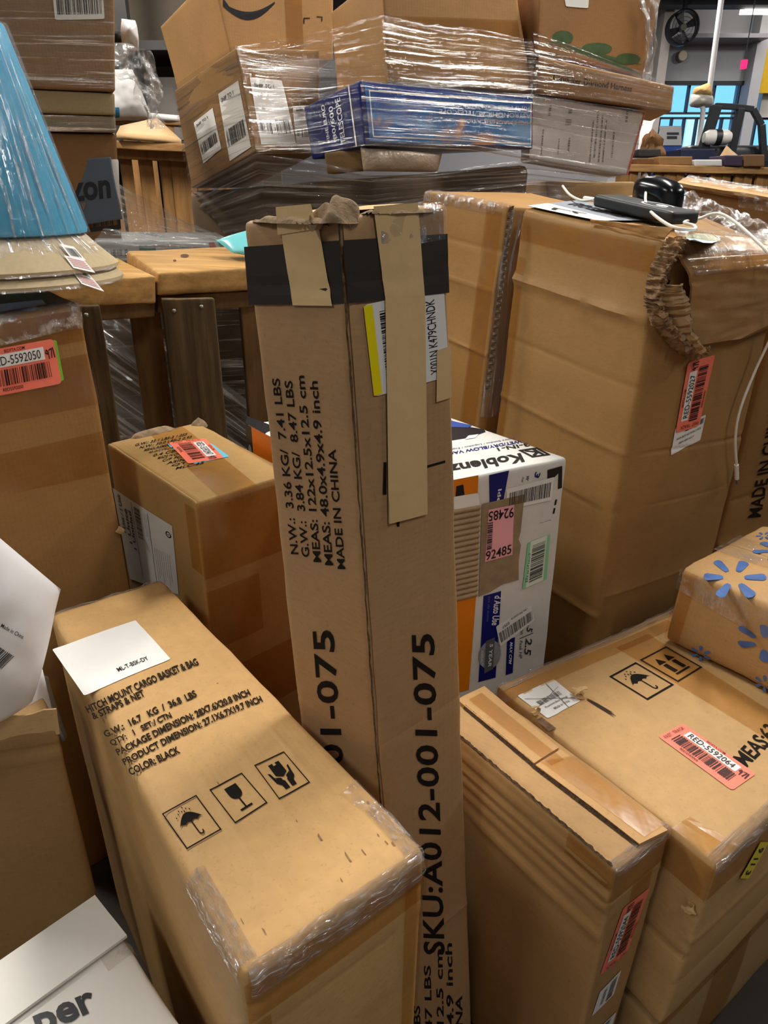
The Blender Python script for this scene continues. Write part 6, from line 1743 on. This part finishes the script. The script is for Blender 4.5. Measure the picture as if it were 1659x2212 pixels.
# round fan
fc = at_y(1474, 60, 10.2)
fan = empty('wall_fan', fc); tag(fan, 'round dark drum fan hanging under the ceiling', 'fan')
AXY = Matrix(((1, 0, 0), (0, 0, -1), (0, 1, 0)))
FANM = plain('fan_black', (30, 30, 34), .5)
lathe([(.175, .07), (.185, .06), (.185, -.07), (.175, -.07), (.172, .05)], fc, FANM, 'fan_drum', fan, n=36, ax=AXY)
lathe([(0, .05), (.035, .05), (.04, 0), (.04, -.05)], fc, plain('fan_hub', (70, 68, 64), .5), 'fan_hub', fan, n=18, ax=AXY)
for k in range(4):
    a = k * pi / 2 + .4
    p = [(.03, -.02), (.165, -.05), (.165, .05), (.03, .02)]
    vs = [fc + Vector((x * cos(a) - y * sin(a), .02 * (1 if y > 0 else -1), x * sin(a) + y * cos(a))) for x, y in p]
    vs += [v + Vector((0, .004, 0)) for v in vs]
    obj('fan_blade', vs, [(0, 1, 2, 3), (7, 6, 5, 4), (0, 4, 5, 1), (1, 5, 6, 2), (2, 6, 7, 3), (3, 7, 4, 0)], FANM, fan)
for r_ in (.06, .10, .14, .17):
    lathe([(r_, .062), (r_ + .004, .066), (r_ + .004, .058), (r_, .062)], fc, FANM, 'guard_ring', fan, n=30, ax=AXY)
slab('fan_bracket', fc.x - .02, fc.x + .02, 10.18, 10.24, fc.z + .18, 3.95, FANM, None, fan)
# ceiling clutter
for k, (x0, x1, y, z, h) in enumerate(((2.6, 9, 9.4, 3.45, .16), (2.6, 9, 10.3, 3.30, .12), (2.2, 9, 8.2, 3.62, .2))):
    o = slab('trim_%d' % (k + 3), x0, x1, y, y + .25, z, z + h, plain('duct_dark', (60, 60, 66), .6))
# white pole
pa, pb = at_y(1566, -60, 8.3), at_y(1531, 205, 8.3)
pole = tube([pa, (pa + pb) / 2, pb], .026, plain('white_pole', (206, 204, 206), .4), 'white_pole')
tag(pole, 'thin white pole slanting down in front of the far windows', 'pole')
hp = at_y(1524, 195, 7.6)
o, P, nn = pillow('plush_hood', [(1500, 190), (1532, 178), (1538, 212), (1496, 206)], (8.3, 8.3, 8.3, 8.3), .2, plain('tan_fluff', (188, 150, 96), .9, bump=.8), 'tan fluffy bundle at the lower end of the white pole', 'bundle', seed=51, wr=.02, n=14)
o, P, nn = pillow('cloth_bundle', [(1492, 204), (1538, 206), (1540, 232), (1490, 230)], (8.32, 8.32, 8.3, 8.3), .2, plain('pale_cloth', (196, 192, 184), .8), 'pale cloth bundle just below the tan one on the white pole', 'bundle', seed=52, wr=.02, n=14)
tube([at_y(1517, 230, 8.3), at_y(1512, 290, 8.3), Vector((at_y(1510, 300, 8.3).x, 8.3, 0))], .024, plain('white_pole', (206, 204, 206), .4), 'pole_foot', pole)
# forklift
fk = empty('forklift', Vector((at_y(1580, 300, 7.0).x, 7.0, 0)))
tag(fk, 'dark forklift parked in front of the far windows', 'forklift')
FKM = plain('forklift_black', (34, 34, 38), .45)
fy = 7.0
def fkbar(a, b, w, name):
    return bar(at_y(a[0], a[1], fy), at_y(b[0], b[1], fy), w, w, FKM, name, fk, up=Vector((0, 1, 0)), wob=0, wear=0)
fkbar((1548, 228), (1512, 345), .075, 'front_mast')
fkbar((1545, 229), (1590, 231), .045, 'overhead_guard')
fkbar((1588, 231), (1626, 236), .045, 'overhead_guard')
fkbar((1626, 236), (1645, 270), .045, 'rear_post')
fkbar((1645, 270), (1650, 350), .05, 'rear_post')
fkbar((1600, 234), (1576, 345), .06, 'front_post')
b0 = at_y(1560, 318, fy); b1 = at_y(1650, 340, fy)
fbod = Hexa({(i, j, k): Vector(((b1 if i else b0).x - (.28 if not i else -.15), fy + .05 + j * .7, .25 if not k else b0.z + .02)) for i in (0, 1) for j in (0, 1) for k in (0, 1)}, r=.05, wob=0, wear=0, n=(4, 4, 4))
fbod.build('forklift_body', FKM, fk)
gt = at_y(1549, 297, fy - .05)
lathe([(0, -.12), (.04, -.115), (.06, -.08), (.06, .08), (.04, .115), (0, .12)], gt, plain('gas_bottle', (208, 204, 196), .4), 'gas_cylinder', fk, n=20, ax=Matrix(((0, 0, 1), (0, 1, 0), (-1, 0, 0))))
lathe([(.062, -.025), (.064, -.025), (.064, .025), (.062, .025)], gt, FKM, 'cylinder_strap', fk, n=20, ax=Matrix(((0, 0, 1), (0, 1, 0), (-1, 0, 0))))
for x_ in (-.1, .75):
    c_ = Vector((b0.x + x_, fy - .02, .24))
    lathe([(0, .09), (.18, .09), (.235, .06), (.24, 0), (.235, -.06), (.18, -.09), (0, -.09)], c_, plain('rubber', (22, 22, 22), .8), 'wheel', fk, n=28, ax=AXY)
# far bin of pallets on the right
fbr = pallet('upright_pallet', Vector((2.6, 5.2, 0)), 'long upright pallet fence at the far right with a pale top rail and brown slats', 'upright pallets of the far bins')
hexpts([(1330, 354, 5.2), (1720, 362, 5.3), (1720, 378, 5.3), (1330, 370, 5.2)], (0, .14, 0), FARH, 'top_board', fbr, 221)
for k in range(15):
    x = 1336 + k * 25 + (k * 37 % 7)
    slat(fbr, x, 371, 5.22 + .0003 * (x - 1330), 17 if k % 4 else 26, FARW, 222 + k)
slab('back_board', 2.0, 4.0, 5.5, 5.52, 0, at_y(1400, 372, 5.5).z - .02, plain('dark_timber', (74, 54, 36), .8), None, fbr)
fz = lambda px, py: at_y(px, py, 5.27)
def rbox(px0, py0, px1, py1, mat, name, label, cat, y=5.25, dep=.25, seed=1, grp='goods along the far right fence', floor=False):
    if floor:
        py1 = proj(Vector((at_y(px0, py1, y).x, y, 0)))[1]
    return loosebox(name, [(px0, py0, y), (px1, py0, y), (px1, py1, y), (px0, py1, y)], 0, (0, dep, 0), mat, label, cat, seed, grp, n=(3, 3, 3))
rbox(1424, 338, 1496, 357, cm((150, 108, 66)), 'cardboard_box', 'flat brown carton on the far right fence rail', 'box', seed=231)
rbox(1376, 342, 1412, 356, cm((110, 72, 40)), 'cardboard_box', 'small dark brown carton at the left end of the far right fence rail', 'box', seed=232)
rbox(1608, 334, 1652, 360, cm((120, 84, 54)), 'cardboard_box', 'brown carton near the right end of the far right fence rail', 'box', seed=233)
rbox(1500, 345, 1560, 359, plain('white_wrap', (214, 212, 208), .3), 'wrapped_parcel', 'white plastic parcel in the middle of the far right fence rail', 'parcel', seed=234)
rbox(1565, 336, 1604, 359, plain('plum_card', (58, 44, 66), .6), 'dark_carton', 'dark plum carton right of the white parcel on the fence rail', 'box', seed=235)
rbox(1380, 322, 1428, 338, plain('dark_bag', (44, 44, 42), .7), 'dark_bag', 'dark flat bag beneath the torn card on the far right fence', 'bag', seed=236, y=5.5)
tc_ = sheet([[at_y(1380, 338, 5.6), at_y(1400, 336, 5.6), at_y(1436, 338, 5.6)], [at_y(1386, 300, 5.6), at_y(1408, 280, 5.6), at_y(1432, 300, 5.6)]], 16, 8, cm((128, 88, 54)), 'torn_card', amp=.03, su=5, sv=2, seed=3, thick=.01, smooth=40)
tag(tc_, 'jagged torn piece of brown card standing on the far right fence', 'cardboard')
wp_ = sheet([[at_y(1376, 338, 5.62), at_y(1392, 330, 5.62), at_y(1412, 262, 5.66)], [at_y(1388, 246, 5.7), at_y(1402, 240, 5.7), at_y(1418, 242, 5.7)]], 10, 8, plain('white_paper', (236, 234, 230), .5, mott=.03), 'paper_sheet', amp=.02, su=3, sv=2, seed=5, thick=.004)
tag(wp_, 'white paper sheet sticking up right of the wrapped pallet', 'paper')
bb = rbox(1424, 290, 1472, 338, plain('blue_bin', (36, 62, 128), .4), 'blue_bin', 'blue bin with a grey sign panel, behind the far right fence', 'bin', y=6.3, dep=.3, seed=237, floor=True)
stamp(bb, 'front', [([(1424, 272), (1472, 272), (1472, 314), (1424, 314)], grect())], plain('grey_sign', (148, 148, 150), .5), 'sign_panel', off=.004)
stamp(bb, 'front', [([(1440, 286), (1466, 286), (1466, 291), (1440, 291)], grect()), ([(1440, 294), (1462, 294), (1462, 300), (1440, 300)], grect())], DARK, 'printed_text', off=.006)
fl_ = sheet([[at_y(1546, 352, 5.35), at_y(1572, 358, 5.3)], [at_y(1568, 316, 5.45), at_y(1592, 338, 5.4)]], 4, 4, cm((176, 140, 104)), 'box_flap', amp=.004, thick=.008)
tag(fl_, 'tilted tan card flap standing on the far right fence', 'cardboard')
rbox(1470, 322, 1545, 346, plain('navy_tote', (30, 34, 60), .5), 'tote', 'dark navy tote beneath the forklift mast, behind the fence', 'bin', y=5.9, dep=.3, seed=238, floor=True)

# ================================================================== ceiling lamps
LAMP = emit('tube_glow', (255, 250, 236), 5.0)
HOUS = plain('lamp_housing', (206, 204, 200), .5)
for i, (x, y) in enumerate(LIGHTS):
    z = LIGHT_Z
    c_ = slab('ceiling_light', x - .13, x + .13, y - .68, y + .68, z, z + .07, HOUS, None)
    tag(c_, 'long white fluorescent ceiling fitting', 'ceiling light', 'fluorescent ceiling fittings')
    slab('hanger', x - .01, x + .01, y - .4, y - .38, z + .07, 3.95, DARK, None, c_)
    slab('hanger', x - .01, x + .01, y + .38, y + .4, z + .07, 3.95, DARK, None, c_)
z = at_y(1640, 14, 10.6).z
x0 = at_y(1602, 14, 10.6).x
c_ = slab('ceiling_light', x0, x0 + 1.5, 10.5, 10.7, z + .07, z + .13, HOUS, None)
tag(c_, 'lit fluorescent fitting at the top right corner, above the yellow board', 'ceiling light', 'fluorescent ceiling fittings')
slab('light_tube', x0 + .02, x0 + 1.48, 10.52, 10.68, z - .07, z + .07, LAMP, None, c_)
slab('hanger', x0 + .3, x0 + .32, 10.59, 10.61, z + .13, 3.95, DARK, None, c_)
slab('hanger', x0 + 1.2, x0 + 1.22, 10.59, 10.61, z + .13, 3.95, DARK, None, c_)
